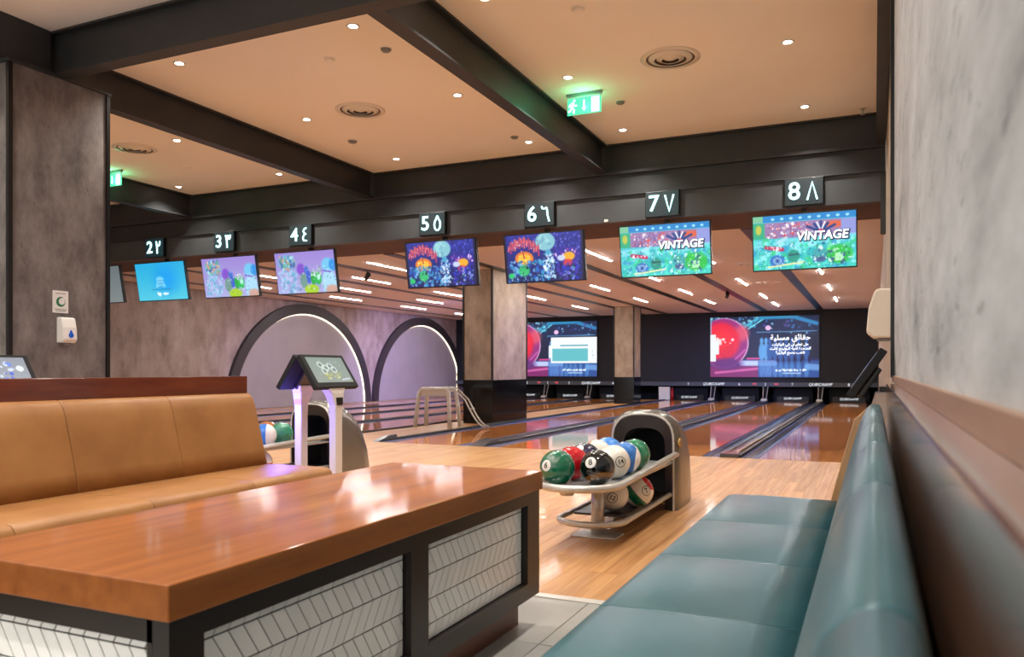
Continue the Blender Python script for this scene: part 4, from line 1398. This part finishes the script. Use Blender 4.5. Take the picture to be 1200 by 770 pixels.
ct = console('white twin post console with two tilted touch screens', -4.03, 5.15, (-1, 1), pic_console)
MB().box(-0.19, -0.13, -0.060, -0.050, 0.80, 0.86).build('violet_led', 'purple_e', ct)
pl = bpy.data.lights.new('lamp', 'POINT')
pl.energy = 11
pl.color = (0.14, 0.12, 1.0)
pl.shadow_soft_size = 0.03
plo = bpy.data.objects.new('lamp', pl)
C.objects.link(plo)
plo.parent = ct
plo.location = (-0.17, -0.24, 0.76)  # added lamp floating in front of the post, no fixture, tints it violet
console('score console screen seen edge on beyond the teal bench end', 0.065, 4.92, (-1,), pic_console_blue, 0.045).location.x = 0.062
console('console screen with blue icons peeking over the mahogany ledge', -6.34, 4.03, (1,), pic_console_blue)

# ------------------------------------------------------------------ bowling ramp in front of the column
t = thing('bowling_ramp', 'white plastic bowling ramp stand with sloping metal rails', 'ramp', (-7.46, 13.1, 0), 0.0)
for s in (-1, 1):
    pts = [(-0.39, s * 0.20, 0.0), (-0.36, s * 0.17, 0.40), (-0.33, s * 0.14, 0.66), (-0.28, s * 0.13, 0.71), (0.24, s * 0.13, 0.71), (0.29, s * 0.14, 0.66), (0.32, s * 0.17, 0.40), (0.35, s * 0.20, 0.0)]
    MB().tube(pts, 0.04, 10).build('leg_frame', 'white', t)
MB().box(-0.33, 0.30, -0.16, 0.16, 0.66, 0.74).build('top_saddle', 'white', t, bevel=0.03)
MB().box(-0.30, 0.27, -0.15, -0.10, 0.58, 0.67).build('front_apron', 'white', t, bevel=0.02)
for s in (-0.07, 0.07):
    pts = [(0.20, s, 0.75), (0.36, s, 0.73), (0.60, s, 0.52)]
    pts += [(0.60 + 0.42 * q, s, 0.52 - 0.49 * math.sin(q * PI / 2)) for q in (0.2, 0.4, 0.6, 0.8, 1.0)]
    MB().tube([(a, b + 0.0, c) for a, b, c in pts], 0.016, 8).build('rail', 'steel', t)
MB().tube([(0.72, -0.07, 0.36), (0.72, 0.07, 0.36)], 0.012, 8).build('cross_bar', 'steel', t)

# ------------------------------------------------------------------ dispensers and sign
def dispenser(label, loc, rz, hw, hh, dp, m, drop):
    t = thing('soap_dispenser', label, 'dispenser', loc, rz)
    prof = [(0.0, -hh), (dp * 0.75, -hh), (dp, -hh * 0.75), (dp * 0.92, 0.2 * hh), (dp * 0.70, hh * 0.92), (dp * 0.55, hh), (0.0, hh)]
    m_ = MB()
    m_.loft([[(x, -hw, z) for x, z in prof], [(x, hw, z) for x, z in prof]], smooth=False)
    m_.build('case', m, t, bevel=0.012)
    MB().box(0, dp * 0.6, -hw * 0.5, hw * 0.5, -hh - 0.02, -hh).build('nozzle', 'grey', t, bevel=0.004)
    if drop:
        pts = []
        for i in range(20):
            q = 2 * PI * i / 20
            r = 0.024
            y, z = r * math.sin(q), -r * math.cos(q)
            if z > 0:
                y *= (1 - z / r * 0.75)
                z *= 1.9
            pts.append((dp + 0.002, y + 0.005, z - hh * 0.40))
        mm = MB()
        mm.loft([pts, [(x - 0.016, y, z) for x, y, z in pts]], smooth=False)
        mm.build('drop_window', M.setdefault('bluewin', mat('blue_window', rgb(20, 90, 200), 0.15)), t)
    return t

dispenser('white sanitizer dispenser with blue drop on the dark column', (-6.69, 4.905, 1.435), 0.0, 0.068, 0.115, 0.10, 'white', True)
dispenser('tall cream dispenser on the right wall above the console', (XR - 0.012, 6.05, 1.46), PI, 0.14, 0.165, 0.165, 'cream', False)
t = thing('wall_notice', 'small white notice with green swirl above the sanitizer dispenser', 'notice', (-6.69, 4.875, 1.690))
MB().box(0.0, 0.006, -0.075, 0.075, -0.10, 0.10).build('board', 'white', t)
M['greenink'] = mat('green_ink', rgb(20, 110, 70), 0.5)
m = MB()
N = 22
a0, a1 = math.radians(60), math.radians(390)
vs = []
for i in range(N + 1):
    q = a0 + (a1 - a0) * i / N
    w = 0.004 + 0.026 * math.sin(PI * min(1, i / N * 1.1)) * (1 - 0.3 * i / N)
    for r in (0.045, 0.045 - w):
        vs.append((0.0075, r * math.cos(q), r * math.sin(q)))
m.add(vs, [(2 * i, 2 * i + 2, 2 * i + 3, 2 * i + 1) for i in range(N)])
m.build('green_swirl', 'greenink', t)
for z, w in ((0.075, 0.05), (-0.068, 0.06), (-0.082, 0.05)):
    MB().box(0.006, 0.0068, -w, w, z - 0.003, z + 0.003).build('print_line', 'grey', t)
